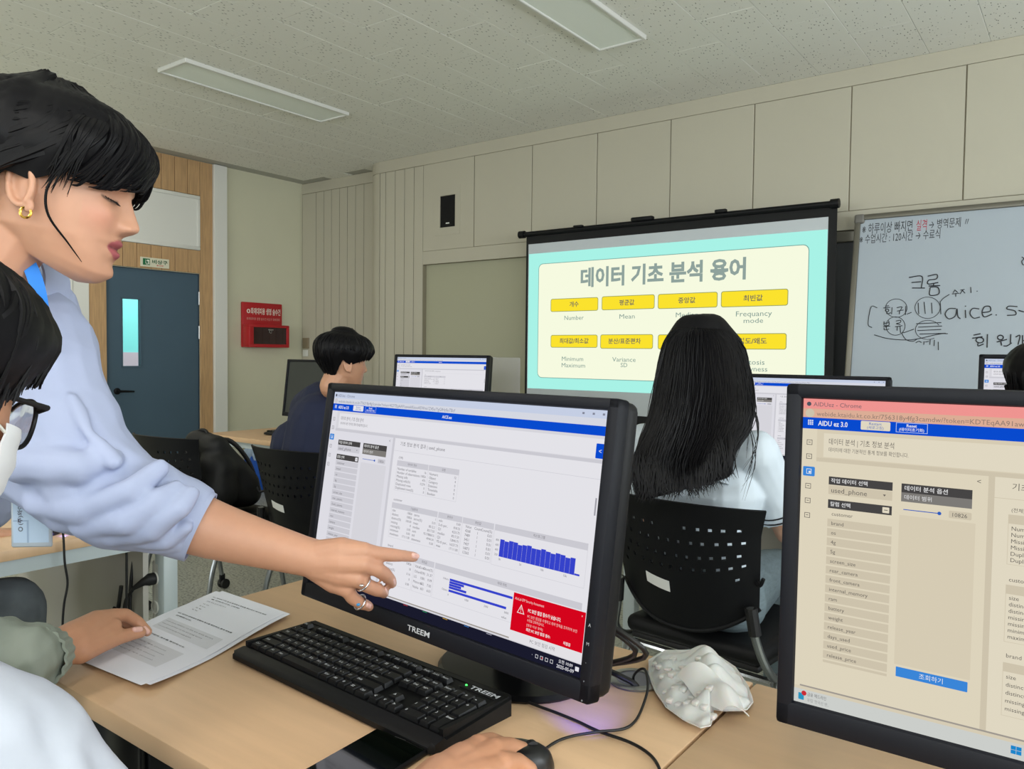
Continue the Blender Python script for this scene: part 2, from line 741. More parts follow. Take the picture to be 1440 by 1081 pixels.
# bands
ob('band', MB().box((-4.87, YF, ZP + 0.002), (X1, G, ZC)), m_panel, wall_front)
ob('band', MB().box((XO - 0.0, YF, ZB0), (X1, G, ZB1 - 0.002)), m_panel, wall_front)
ob('band', MB().box((X0, Y1 - 0.006, 2.752), (-5.075, Y1, ZC)), m_panel, wall_front)
R2 = R + 0.006
arc2 = [(-4.87 - R2 * math.cos(a), Y1 - R2 * math.sin(a)) for a in [math.radians(k * 9) for k in range(11)]]
ob('band', MB().prism(arc2 + [(-4.87, Y1)], ZP + 0.002, ZC - 0.001), m_panel, wall_front)
ob('curved_plank', MB().prism(arc2 + [(-4.87, Y1)], 0.0, ZP - 0.002), m_panel, wall_front)
# planks of the set back part and of the pier
xs = [-6.145, -5.943, -5.83, -5.724, -5.612, -5.505, -5.396, -5.285, -5.08]
for a, b in zip(xs, xs[1:]):
    ob('plank', MB().rbox((a + 0.003, Y1 - 0.006, 0.0), (b - 0.003, Y1, 2.748), 0.002, 1), m_panel, wall_front)
xs = [-4.868, -4.80, -4.688, -4.58, -4.473, -4.37]
for a, b in zip(xs, xs[1:]):
    ob('plank', MB().rbox((a + 0.003, YF, 0.0), (b - 0.003, G, ZP - 0.002), 0.002, 1), m_panel, wall_front)
# cupboard fronts
xs = [-4.37, -3.839, -3.299, -2.758, -2.215, -1.675, -1.129, -0.573, -0.02, 0.53, 1.08]
NICHE = (-4.186, 2.235, -4.028, 2.483)
for k, (a, b) in enumerate(zip(xs, xs[1:])):
    lo, hi = a + 0.003, b - 0.003
    z0, z1 = ZB1 + 0.001, ZP - 0.001
    mb = MB()
    if k == 0:
        n0, n1, n2, n3 = NICHE
        for q in (((lo, z0), (n0, z1)), ((n2, z0), (hi, z1)), ((n0, z0), (n2, n1)), ((n0, n3), (n2, z1))):
            mb.box((q[0][0], YF, q[0][1]), (q[1][0], G, q[1][1]))
        for q in (((-4.24, 2.175), (n0, 2.551)), ((n2, 2.175), (-3.977, 2.551)), ((n0, 2.175), (n2, n1)), ((n0, n3), (n2, 2.551))):
            mb.box((q[0][0], YF - 0.003, q[0][1]), (q[1][0], YF, q[1][1]))
    else:
        mb.rbox((lo, YF - (0.003 if k in (4, 7) else 0), z0), (hi, G, z1), 0.002, 1)
    ob('cupboard_panel', mb, m_panel, wall_front)
sp = thing('wall_speaker', 'small black loudspeaker set into a niche above the projector screen', 'speaker', (-4.107, YF + 0.004, 2.235))
ob('cabinet', MB().rbox((-0.077, -0.002, 0.002), (0.077, 0.001, 0.246), 0.001, 1), m_dark, sp)
ob('grille', MB().rbox((-0.07, -0.004, 0.03), (0.07, -0.002, 0.24), 0.0008, 1), material('speaker_cloth', '060606', 0.95), sp)
ob('badge', MB().box((-0.018, -0.005, 0.026), (0.018, -0.004, 0.036)), m_white, sp)
# light switch plates on the set back part
sw = on_y(426, 475, Y1 - 0.01), on_y(434.5, 490, Y1 - 0.01)
o = ob('wall_plate', MB().rbox((sw[0].x, Y1 - 0.016, sw[1].z), (sw[1].x, Y1 - 0.006, sw[0].z), 0.002, 1), material('brown_plate', '8a7d66', 0.5))
tag(o, 'small brown plate on the wall above the white switch', 'wall plate')
sw = on_y(426, 492, Y1 - 0.01), on_y(433, 501, Y1 - 0.01)
t = thing('light_switch', 'white light switch low on the wall left of the planks', 'switch', (sw[0].x, Y1 - 0.006, sw[1].z))
wS, hS = sw[1].x - sw[0].x, sw[0].z - sw[1].z
ob('plate', MB().rbox((0, -0.008, 0), (wS, 0, hS), 0.002, 1), m_white, t)
ob('rocker', MB().rbox((wS * 0.25, -0.012, hS * 0.2), (wS * 0.75, -0.008, hS * 0.8), 0.002, 1), m_white, t)

# left wall with the door -----------------------------------------------
DY0, DY1, DZ = 2.978, 3.767, 1.897
wl = MB()
wl.box((X0 - 0.2, Y0 - 0.2, 0), (X0, DY0, ZC + 0.01))
wl.box((X0 - 0.2, DY1, 0), (X0, Y1, ZC + 0.01))
wl.box((X0 - 0.2, DY0, DZ), (X0, DY1, ZC + 0.01))
wall_left = struct('wall_left', wl, m_lwall)
T = 0.018
ys = [2.30, 2.415, 2.53, 2.645, 2.76, 2.875, 2.99, 3.105, 3.22, 3.335, 3.425, 3.54, 3.655, 3.767]
for a, b in zip(ys, ys[1:]):
    ob('wood_plank', MB().rbox((X0, a + 0.002, 2.557), (X0 + T, b - 0.002, ZC), 0.002, 1), m_wood, wall_left)
    if b > 2.98:
        ob('wood_plank', MB().rbox((X0, max(a, 2.978) + 0.002, DZ + 0.004), (X0 + T, b - 0.002, 2.093), 0.002, 1), m_wood, wall_left)
ob('wood_stile', MB().rbox((X0, DY1 + 0.001, 0), (X0 + T, 3.884, ZC), 0.002, 1), m_wood, wall_left)
ob('wood_stile', MB().rbox((X0, 2.847, 0), (X0 + T, DY0 - 0.002, 2.557), 0.002, 1), m_wood, wall_left)
ob('pilaster', MB().rbox((X0, 3.886, 0), (X0 + 0.045, 4.01, ZC), 0.003, 1), m_white, wall_left)
ob('pilaster', MB().rbox((X0, 2.604, 0), (X0 + 0.03, 2.724, 2.557), 0.003, 1), m_white, wall_left)
ob('pilaster', MB().rbox((X0, 2.726, 0), (X0 + 0.02, 2.846, 2.557), 0.003, 1), m_white, wall_left)
# white transom panel with a bevelled frame
tp = MB()
ty0, ty1, tz0, tz1 = 2.98, DY1, 2.096, 2.554
tp.box((X0, ty0, tz0), (X0 + 0.012, ty1, tz1))
fr = 0.03
for lo, hi in (((ty0, tz0), (ty1, tz0 + fr)), ((ty0, tz1 - fr), (ty1, tz1)), ((ty0, tz0 + fr), (ty0 + fr, tz1 - fr)), ((ty1 - fr, tz0 + fr), (ty1, tz1 - fr))):
    tp.rbox((X0 + 0.012, lo[0], lo[1]), (X0 + 0.022, hi[0], hi[1]), 0.006, 2)
ob('transom_panel', tp, m_white, wall_left)
# door
m_door = material('slate_blue_door_paint', '42596a', 0.5, noise_scale=3, noise_amt=0.03)
door = bpy.data.objects.new('door_1', None)
link(door)
door.location = (X0, DY0, 0)
tag(door, 'slate blue door with a narrow glass slot and black lever', kind='structure')
dw = DY1 - DY0
wy0, wy1, wz0, wz1 = 3.108 - DY0, 3.258 - DY0, 1.113, 1.651
lf = MB()
for lo, hi in (((0.006, 0.004), (wy0, DZ - 0.006)), ((wy1, 0.004), (dw - 0.006, DZ - 0.006)), ((wy0, 0.004), (wy1, wz0)), ((wy0, wz1), (wy1, DZ - 0.006))):
    lf.box((-0.05, lo[0], lo[1]), (-0.008, hi[0], hi[1]))
ob('leaf', lf, m_door, door, smooth=0)
jm = MB()
jm.box((-0.1, 0, 0), (0.0, 0.005, DZ)).box((-0.1, dw - 0.005, 0), (0.0, dw, DZ)).box((-0.1, 0, DZ - 0.005), (0, dw, DZ))
ob('jamb', jm, material('door_jamb', '2c3a46', 0.5), door)
gf = MB()
for lo, hi in (((wy0 - 0.008, wz0 - 0.008), (wy1 + 0.008, wz0 + 0.004)), ((wy0 - 0.008, wz1 - 0.004), (wy1 + 0.008, wz1 + 0.008)), ((wy0 - 0.008, wz0), (wy0 + 0.004, wz1)), ((wy1 - 0.004, wz0), (wy1 + 0.008, wz1))):
    gf.box((-0.012, lo[0], lo[1]), (-0.003, hi[0], hi[1]))
ob('window_frame', gf, m_door, door, smooth=0)
mg = material('clear_glass', 'e8fbff', 0.03, trans=1.0, spec=0.5)
ob('pane', MB().box((-0.032, wy0, wz0), (-0.027, wy1, wz1)), mg, door)
hd = MB()
hd.lathe([(0.026, 0), (0.026, 0.008), (0.012, 0.012), (0.010, 0.045)], 18, M=Matrix.Translation((-0.008, 0.085, 0.918)) @ Matrix.Rotation(math.radians(90), 4, 'Y'))
hd.tube([(0.035, 0.085, 0.918), (0.04, 0.12, 0.918), (0.038, 0.20, 0.914)], [0.010, 0.009, 0.007], 10)
ob('handle', hd, m_black, door)
for z in (1.69, 1.40, 0.25):
    ob('hinge', MB().lathe([(0.007, -0.055), (0.007, 0.055)], 10, M=Matrix.Translation((0.004, dw - 0.004, z))), m_steel, door)
# corridor seen through the slot of the door
cor = MB().box((X0 - 1.8, 1.5, -0.01), (X0 - 1.7, 5.5, 2.7))
cor.box((X0 - 1.8, 1.5, 2.6), (X0 - 0.2, 5.5, 2.7)).box((X0 - 1.8, 1.5, -0.1), (X0 - 0.2, 5.5, 0)).box((X0 - 1.8, 1.4, 0), (X0 - 0.2, 1.5, 2.7)).box((X0 - 1.8, 5.5, 0), (X0 - 0.2, 5.6, 2.7))
corr = struct('wall_corridor', cor, material('turquoise_corridor_paint', '8fd3d2', 0.6))
ob('dado_band', MB().box((X0 - 1.7, 1.5, 0.7), (X0 - 1.69, 5.5, 1.22)), material('pink_corridor_band', 'd9a8b4', 0.6), corr)
area_light('corridor_lamp', (X0 - 1.0, 3.6, 2.58), (0, 0, 0), 0.5, 2.6, 60, (0.93, 1.0, 1.0))
# emergency exit sign
p0, p1 = on_x(197, 362.5, X0 + T), on_x(237.5, 378, X0 + T)
es = thing('exit_sign', 'cream emergency exit plate with green running figure above the door', 'sign', (X0 + T, p0.y, 1.913))
sw_, sh_ = p1.y - p0.y, 0.076
m_print = material('flat_print', 'ffffff', 0.6, attr='Col')
ob('plate', MB().rbox((0, 0, 0), (0.006, sw_, sh_), 0.002, 1), material('cream_plate', 'd9d6bf', 0.5), es)
pr = Print(sw_, sh_)
pr.rect(0.08, 0.14, 0.32, 0.82, '0d6b3f', 1)
pr.rect(0.17, 0.25, 0.30, 0.75, 'e8e8da', 2)
pr.disc(0.20, 0.30, 0.022, '0d6b3f', 3)
pr.poly([(0.17, 0.40), (0.23, 0.38), (0.25, 0.58), (0.20, 0.60)], '0d6b3f', 3)
pr.poly([(0.20, 0.57), (0.24, 0.57), (0.285, 0.74), (0.255, 0.74)], '0d6b3f', 3)
pr.poly([(0.19, 0.57), (0.22, 0.58), (0.19, 0.74), (0.165, 0.74)], '0d6b3f', 3)
pr.poly([(0.22, 0.40), (0.29, 0.50), (0.28, 0.54), (0.21, 0.46)], '0d6b3f', 3)
pr.text('비상구', 0.40, 0.22, 0.62, '0d5a38', 2, x1=0.94, bold=0.025)
pr.text('출입문', 0.55, 0.70, 0.83, 'c03030', 2, x1=0.80, bold=0.02)
lt = pr.build('lettering', m_print, es)
lt.rotation_euler = (0, 0, math.radians(90))
lt.location = (0.006, 0, 0)
# skirting
struct('baseboard_left', MB().box((X0, 4.011, 0), (X0 + 0.012, Y1, 0.09)), m_brown)
struct('baseboard_front', MB().box((X0 + 0.012, Y1 - 0.02, 0), (-5.08, Y1 - 0.006, 0.09)), m_brown)

# right and back walls with window openings (behind and beside the camera)
wr = MB()
WY = [(-3.6, -2.2), (-1.6, -0.2), (0.4, 1.8), (2.4, 3.8)]
wr.box((X1, Y0 - 0.2, 0), (X1 + 0.2, Y1, 0.9)).box((X1, Y0 - 0.2, 2.4), (X1 + 0.2, Y1, ZC + 0.01))
prev = Y0 - 0.2
for a, b in WY + [(Y1, Y1)]:
    wr.box((X1, prev, 0.9), (X1 + 0.2, a, 2.4))
    prev = b
struct('wall_right', wr, m_wall)
wb = MB()
WX = [(-5.4, -3.8), (-3.0, -1.4), (-0.4, 1.2)]
wb.box((X0 - 0.2, Y0 - 0.2, 0), (X1, Y0, 1.0)).box((X0 - 0.2, Y0 - 0.2, 2.4), (X1, Y0, ZC + 0.01))
prev = X0 - 0.2
for a, b in WX + [(X1, X1)]:
    wb.box((prev, Y0 - 0.2, 1.0), (a, Y0, 2.4))
    prev = b
struct('wall_back', wb, m_wall)
k = 1
for a, b in WY:
    f = MB()
    for q in (a, (a + b) / 2 - 0.02, b - 0.04):
        f.box((X1 + 0.05, q, 0.9), (X1 + 0.1, q + 0.04, 2.4))
    f.box((X1 + 0.05, a, 0.9), (X1 + 0.1, b, 0.94)).box((X1 + 0.05, a, 2.36), (X1 + 0.1, b, 2.4))
    struct('window_%d' % k, f, m_white)
    k += 1
for a, b in WX:
    f = MB()
    for q in (a, (a + b) / 2 - 0.02, b - 0.04):
        f.box((q, Y0 - 0.1, 1.0), (q + 0.04, Y0 - 0.05, 2.4))
    f.box((a, Y0 - 0.1, 1.0), (b, Y0 - 0.05, 1.04)).box((a, Y0 - 0.1, 2.36), (b, Y0 - 0.05, 2.4))
    struct('window_%d' % k, f, m_white)
    k += 1

# ceiling lamps ---------------------------------------------------------
m_diff_off = material('milky_light_cover', 'f0f6f0', 0.85, spec=0.1)
m_lampframe = material('lamp_frame_white', 'd8d8d4', 0.4)
m_diff_on = emitter('lit_light_cover', 'fff8ee', 6.0)


def panel_light(a, b, c, d, label, lit=False):
    t = thing('ceiling_light', label, 'ceiling light', ((a + c) / 2, (b + d) / 2, ZC), 0, 'long panel lights in the ceiling')
    w, l = (c - a) / 2, (d - b) / 2
    f = MB()
    for lo, hi in (((-w, -l), (-w + 0.016, l)), ((w - 0.016, -l), (w, l)), ((-w + 0.016, -l), (w - 0.016, -l + 0.016)), ((-w + 0.016, l - 0.016), (w - 0.016, l))):
        f.rbox((lo[0], lo[1], -0.022), (hi[0], hi[1], 0.006), 0.003, 1)
    ob('frame', f, m_lampframe, t)
    ob('diffuser', MB().box((-w + 0.014, -l + 0.014, -0.014), (w - 0.014, l - 0.014, 0.004)), m_diff_on if lit else m_diff_off, t)
    if lit:
        area_light('panel_lamp', ((a + c) / 2, (b + d) / 2, ZC - 0.03), (0, 0, 0), w * 2, l * 2, 26, (1.0, 0.97, 0.92))
    return t


panel_light(*LIGHTS[0], 'switched off long panel light in the ceiling, farther from the projector screen')
panel_light(*LIGHTS[1], 'switched off long panel light in the ceiling, cut by the top edge of the photo')
for lx, which in ((-4.335, 'nearest the door wall'), (-2.127, 'second from the door wall'), (0.08, 'second from the window wall'), (2.29, 'nearest the window wall')):
    panel_light(lx, -1.9, lx + 0.29, -0.73, 'lit ceiling panel light behind the photographer, ' + which, True)
dl = thing('downlight', 'small round lit downlight in the ceiling near the door', 'downlight', (-5.52, 2.13, ZC))
ob('ring', MB().lathe([(0.062, -0.012), (0.095, -0.010), (0.098, -0.002), (0.098, 0.0), (0.062, 0.0)], 28, cap=False), m_lampframe, dl)
ob('lens', MB().lathe([(0.0635, -0.010), (0.0635, -0.002)], 28), emitter('lit_downlight', 'fff4e4', 14.0), dl)
area_light('downlight_lamp', (-5.52, 2.13, ZC - 0.02), (0, 0, 0), 0.11, 0.11, 8, (1.0, 0.95, 0.87))

# red life saving towel box -----------------------------------------------
m_red = material('red_enamel', 'b01a22', 0.4)
q0, q1, q2 = on_x(340, 424, X0 + 0.02), on_x(396, 453, X0 + 0.02), on_x(408, 489, X0 + 0.1)
fb = thing('fire_safety_box', 'red wall box with dark window and white lettering beside the door', 'safety box', (X0, q0.y, q2.z))
fw_, fh_, bh_ = q1.y - q0.y, q0.z - q2.z, 0.205
ob('back_plate', MB().rbox((0, 0, 0.0), (0.03, fw_, fh_), 0.008, 2), m_red, fb)
bx = MB()
bw = q2.y - q0.y - 0.03
bx.rbox((0.03, 0.0, 0), (0.13, bw, 0.03), 0.006, 2).rbox((0.03, 0, bh_ - 0.025), (0.13, bw, bh_), 0.006, 2)
bx.rbox((0.03, 0, 0.02), (0.13, 0.05, bh_ - 0.02), 0.006, 2).rbox((0.03, bw - 0.03, 0.02), (0.13, bw, bh_ - 0.02), 0.006, 2)
ob('case', bx, m_red, fb)
ob('window', MB().box((0.118, 0.05, 0.03), (0.122, bw - 0.03, bh_ - 0.025)), material('smoked_window', '2a0d10', 0.15, coat=0.5), fb)
ob('latch', MB().rbox((0.122, bw * 0.47, bh_ - 0.05), (0.135, bw * 0.47 + 0.05, bh_ - 0.04), 0.002, 1).tube([(0.13, bw * 0.52 + 0.012 * math.cos(a), bh_ - 0.062 + 0.014 * math.sin(a)) for a in [k * 0.7 for k in range(9)]], 0.003, 6), m_steel, fb)
pr = Print(fw_, fh_ - bh_)
pr.disc(0.145, 0.40, 0.045, 'e8ddd0', 1)
pr.rect(0.125, 0.375, 0.165, 0.425, 'b01a22', 2)
pr.rect(0.138, 0.335, 0.152, 0.465, 'b01a22', 2)
pr.text('화재대피용 생명 숨수건', 0.20, 0.26, 0.54, 'e8ddd0', 2, x1=0.95, bold=0.02)
pr.text('화재대피용 생명 숨수건 비상구 화재대피', 0.10, 0.68, 0.80, 'd9a89c', 2, x1=0.93)
lt = pr.build('lettering', m_print, fb)
lt.rotation_euler = (0, 0, math.radians(90))
lt.location = (0.0305, 0, bh_)
# ------------------------------------------------------------------ projector screen
YS = 4.45
ps = thing('projector_screen', 'pull-up projector screen with black border showing a yellow and turquoise slide', 'projector screen', (0, YS, 0))
ob('top_bar', MB().tube([(-3.245, -0.01, 2.078), (-1.135, -0.01, 2.074)], 0.017, 12), m_black, ps)
for x, z in ((-3.235, 2.078), (-1.15, 2.074)):
    ob('end_knob', MB().tube([(x - 0.022, -0.01, z), (x + 0.022, -0.01, z)], 0.026, 12), m_black, ps)
ob('lift_handle', MB().rbox((-2.37, -0.045, 2.085), (-2.22, -0.005, 2.11), 0.008, 2).rbox((-1.82, -0.04, 2.085), (-1.75, -0.01, 2.105), 0.006, 2).rbox((-2.80, -0.04, 2.085), (-2.73, -0.01, 2.10), 0.006, 2), m_black, ps)
fab = MB()
fab.box((-3.205, 0.0, 0.80), (-3.187, 0.004, 2.07)).box((-1.185, 0.0, 0.80), (-1.140, 0.004, 2.07))
fab.box((-3.187, 0, 2.008), (-1.185, 0.004, 2.07)).box((-3.187, 0, 0.80), (-1.185, 0.004, 0.86))
ob('border', fab, material('screen_border', '0b0c0e', 0.8), ps)
ob('fabric', MB().box((-3.187, 0.0005, 0.86), (-1.185, 0.0035, 2.008)), material('screen_fabric', 'c4cbd0', 0.85), ps)
ob('base_bar', MB().rbox((-3.24, -0.03, 0.74), (-1.13, 0.03, 0.80), 0.01, 2), m_black, ps)
ob('stand', MB().tube([(-2.2, 0.045, 0.06), (-2.2, 0.045, 2.05)], 0.014, 10).tube([(-2.2, 0.045, 0.5), (-2.65, -0.2, 0.01)], 0.011, 8).tube([(-2.2, 0.045, 0.5), (-1.75, -0.2, 0.01)], 0.011, 8).tube([(-2.2, 0.045, 0.45), (-2.2, 0.15, 0.01)], 0.011, 8), m_black, ps)
m_slide = emitter('projected_light', strength=1.0, attr='Col')


def sl(zx, zy):
    p = on_y(730 + zx / 3.064, 280 + zy / 3.064, YS)
    return p.x, 1 - p.z


pr = Print(1, 1, step=0.00025, base=0.001)
pr.rect(-3.181, 1 - 1.94, -1.187, 1 - 1.008, 'a8f2e6', 0)
pr.rrect(-3.098, 1 - 1.868, -1.281, 1 - 1.083, 0.035, '6f9f98', 1)
pr.rrect(-3.094, 1 - 1.864, -1.285, 1 - 1.087, 0.032, 'f6fae0', 2)


def slide_text(t, a, b, hgt, col, bold=0.0, dz=0.0):
    (x0, y0), (x1, y1) = sl(*a), sl(*b)
    yc = (y0 + y1) / 2 + dz
    pr.text(t, x0, yc - hgt / 2, yc + hgt / 2, col, 5, x1=x1, bold=bold)


slide_text('데이터 기초 분석 용어', (266, 342), (978, 300), 0.118, '8fa29c', 0.035)
for tl_, br_ in (((137, 430), (341, 480)), ((357, 419), (584, 472)), ((599, 409), (855, 466)), ((871, 397), (1159, 458)),
                 ((137, 585), (338, 640)), ((351, 583), (577, 645)), ((599, 583), (855, 648)), ((877, 579), (1152, 648))):
    (x0, y0), (x1, y1) = sl(*tl_), sl(*br_)
    pr.rrect(x0, y0, x1, y1, 0.014, '8f9a5c', 3)
    pr.rrect(x0 + 0.004, y0 + 0.004, x1 - 0.004, y1 - 0.004, 0.011, 'fbe22e', 4)
for t, a, b in (('개수', (218, 454), (257, 452)), ('평균값', (432, 447), (497, 444)), ('중앙값', (686, 438), (760, 434)), ('최빈값', (967, 428), (1050, 425)),
                ('최대값/최소값', (175, 611), (300, 611)), ('분산/표준편차', (385, 612), (525, 612)), ('왜도', (700, 612), (750, 612)), ('첨도/왜도', (945, 612), (1068, 611))):
    slide_text(t, a, b, 0.034, '76725a', 0.02)
for t, a, b, h in (('Number', (196, 511), (279, 509), 0.03), ('Mean', (433, 505), (499, 503), 0.03), ('Median', (676, 498), (772, 496), 0.03),
                   ('Frequancy', (935, 493), (1090, 491), 0.031), ('mode', (968, 523), (1052, 521), 0.029),
                   ('Minimum', (185, 687), (277, 687), 0.03), ('Maximum', (184, 715), (285, 715), 0.03), ('Variance', (402, 690), (503, 690), 0.03), ('SD', (438, 714), (467, 714), 0.028),
                   ('Kurtosis', (935, 700), (1058, 702), 0.03), ('Skewness', (935, 729), (1070, 731), 0.03)):
    slide_text(t, a, b, h, '7f9a92', 0.0)
pr.build('projected_slide', m_slide, ps)

# ------------------------------------------------------------------ whiteboard leaning on the wall
WT = math.atan2(0.134, 0.873)
wbz = 0.90
wby = 4.569 - (2.021 - wbz) * 0.134 / 0.873
wbd = thing('whiteboard', 'large whiteboard in a grey frame covered with black handwriting', 'whiteboard', (-1.075, wby, wbz))
wbd.rotation_euler = (-WT, 0, 0)
WBM = Matrix.Translation((-1.075, wby, wbz)) @ Matrix.Rotation(-WT, 4, 'X')
WBH = (2.021 - wbz) / math.cos(WT)
WBW = 2.4
m_wb = material('whiteboard_enamel', 'a6b0ba', 0.5)
ob('surface', MB().box((0.012, 0, 0.012), (WBW, 0.012, WBH - 0.012)), m_wb, wbd)
fr = MB()
fr.rbox((0, -0.012, 0), (0.03, 0.02, WBH), 0.006, 2).rbox((0.03, -0.012, WBH - 0.03), (WBW, 0.02, WBH), 0.006, 2).rbox((0.03, -0.012, 0), (WBW, 0.02, 0.03), 0.006, 2)
ob('frame', fr, m_alu, wbd)
ob('corner_cap', MB().rbox((-0.003, -0.016, WBH - 0.05), (0.05, 0.022, WBH + 0.003), 0.012, 3), material('grey_corner', '6d6b66', 0.5), wbd)
ob('foot', MB().rbox((0.2, -0.02, -0.9), (0.24, 0.02, 0), 0.004, 1), m_alu, wbd)
ob('foot', MB().rbox((1.9, -0.02, -0.9), (1.94, 0.02, 0), 0.004, 1), m_alu, wbd)
WBI = WBM.inverted()
WBN = (WBM.to_3x3() @ Vector((0, 1, 0)))


def wbp(zx, zy):
    p = WBI @ on_plane(1180 + zx / 3.727, 270 + zy / 3.727, WBM.translation, WBN)
    return p


def stroke(mb, pts, w=0.0055, smooth=True):
    P = [wbp(*q) for q in pts]
    P = [Vector((p.x, -0.0012, p.z)) for p in P]
    if smooth and len(P) > 2:
        P = catmull(P, 5)
    mb.tube(P, w * 0.5, 5)


def ring_pts(cx, cy, rx, ry, a0=0, a1=370, n=16):
    return [(cx + rx * math.cos(math.radians(a0 + (a1 - a0) * k / n)), cy + ry * math.sin(math.radians(a0 + (a1 - a0) * k / n))) for k in range(n + 1)]


hw = MB()
big = [
    # keu
    [(366, 448), (434, 442), (432, 500)], [(380, 474), (430, 470)], [(383, 503), (450, 503)],
    # rom
    [(465, 441), (512, 432), (510, 455), (470, 462), (468, 482), (520, 474)], [(496, 478), (495, 492)], [(470, 492), (530, 490)], [(478, 500), (476, 540), (522, 534), (518, 500), (478, 498)],
    # aice. s
    [(612, 610), (575, 612), (556, 640), (575, 664), (608, 650), (618, 612), (622, 650), (636, 664)], [(662, 618), (664, 660)], [(662, 596), (663, 600)],
    [(735, 612), (700, 610), (686, 635), (705, 660), (738, 655)], [(752, 632), (792, 624), (790, 600), (762, 602), (750, 630), (762, 654), (802, 640)], [(822, 642), (825, 646)],
    [(935, 600), (890, 598), (880, 612), (920, 622), (925, 642), (880, 646)], [(940, 620), (969, 628)],
    # hoewon
    [(705, 750), (742, 742)], [(698, 766), (752, 758)], ring_pts(738, 776, 20, 14), [(728, 792), (730, 806), (758, 796)], [(778, 745), (776, 815)],
    ring_pts(846, 762, 15, 12), [(826, 786), (880, 772)], [(848, 784), (852, 804)], [(900, 745), (898, 790)], [(862, 806), (880, 806), (905, 790)],
    [(925, 760), (948, 752), (938, 800)], [(962, 750), (962, 810)], [(962, 780), (985, 776)],
]
for s_ in big:
    stroke(hw, s_, 0.0055)
mid = [
    # bracket and long underline
    [(200, 606), (168, 602), (152, 690), (172, 710)], [(184, 748), (260, 768), (380, 774), (520, 745), (570, 742)],
    # hoegwi
    [(243, 598), (262, 596)], [(232, 608), (268, 604)], ring_pts(252, 620, 9, 7), [(250, 628), (252, 638), (272, 632)], [(278, 604), (276, 640)],
    [(302, 606), (330, 602), (322, 618)], [(304, 624), (338, 618)], [(318, 622), (316, 640)], [(350, 598), (348, 644)],
    # bunryu
    [(236, 678), (238, 700), (262, 696), (260, 674)], [(238, 688), (260, 685)], [(232, 706), (268, 702)], [(248, 704), (248, 714)], [(236, 712), (238, 722), (262, 718)],
    [(298, 676), (322, 672), (320, 684), (300, 690), (322, 694)], [(294, 706), (332, 700)], [(306, 704), (304, 726)], [(320, 702), (322, 738)],
    # bars
    [(415, 580), (418, 640)], [(446, 576), (452, 638)], [(485, 580), (488, 636)], [(530, 572), (534, 640)],
    [(404, 690), (536, 684)], [(415, 708), (540, 702)], [(410, 726), (535, 720)], [(422, 744), (560, 740)],
    # suchi
    [(608, 512), (598, 528)], [(608, 514), (622, 526)], [(592, 534), (630, 530)], [(612, 532), (612, 548)],
    [(636, 514), (658, 510)], [(648, 512), (634, 534)], [(648, 516), (660, 530)], [(690, 498), (692, 528)], [(722, 518), (725, 521)],
    [(578, 536), (545, 558), (533, 572)],
    # connecting lines and lower word
    [(380, 630), (355, 640)], [(392, 718), (345, 735), (330, 740), (350, 772), (385, 782), (410, 770)],
    [(402, 790), (418, 782), (432, 788)], [(446, 782), (444, 800)], [(452, 786), (470, 782)], [(478, 772), (476, 800)], [(500, 775), (498, 806)], [(520, 785), (521, 828)],
    [(958, 340), (969, 350), (958, 362), (962, 378), (969, 382)],
]
for s_ in mid:
    stroke(hw, s_, 0.004)
for c in (ring_pts(300, 608, 56, 48, 20, 385), ring_pts(296, 702, 50, 48, -20, 350), ring_pts(464, 606, 66, 56, 40, 400), ring_pts(466, 722, 66, 50, 60, 330)):
    stroke(hw, c, 0.003)
ob('handwriting', hw, material('black_marker', '26282c', 0.6), wbd)['kind'] = 'stuff'
pr = Print(1, 1, base=0.0008)
for t, a, b, h, c in (('※ 하루이상 빠지면', (122, 196), (384, 178), 0.058, '34363a'), ('→ 병역문제 〃', (472, 172), (680, 155), 0.05, '34363a'),
                      ('※ 수업시간 : 120시간 → 수료식', (108, 248), (530, 222), 0.05, '3a3c40')):
    p, q = wbp(*a), wbp(*b)
    zc = (p.z + q.z) / 2
    pr.text(t, p.x, 1 - zc - h / 2, 1 - zc + h / 2, c, 1, x1=q.x)
pr.build('lettering', m_print, wbd)
pr = Print(1, 1, base=0.0008)
p, q = wbp(405, 178), wbp(460, 172)
pr.text('실격', p.x, 1 - (p.z + q.z) / 2 - 0.028, 1 - (p.z + q.z) / 2 + 0.028, 'b83a4c', 1, x1=q.x)
pr.build('red_lettering', m_print, wbd)
# dark sliding board in the recess, between projector screen and whiteboard
sb = thing('sliding_board', 'dark grey sliding board behind the projector screen and the whiteboard', 'board', (-1.9, 4.66, 0.85))
ob('surface', MB().box((0, 0, 0), (1.9, 0.02, 1.04)), material('dark_board', '4a4d50', 0.5), sb)
ob('rail', MB().rbox((-0.2, -0.03, 1.04), (2.4, 0.04, 1.10), 0.005, 1), m_alu, sb)

# ------------------------------------------------------------------ desks
m_top = material('birch_laminate', 'd0ad88', 0.42, noise_scale=5, noise_amt=0.05, stretch=(1, 10, 1))
m_edge = material('birch_edge_band', 'c39c76', 0.5)
m_leg = material('pale_grey_powder_coat', 'b6c1c4', 0.45)
m_mod = material('grey_modesty_panel', 'b9b6ae', 0.6, noise_scale=3, noise_amt=0.06)
DZT = 0.75


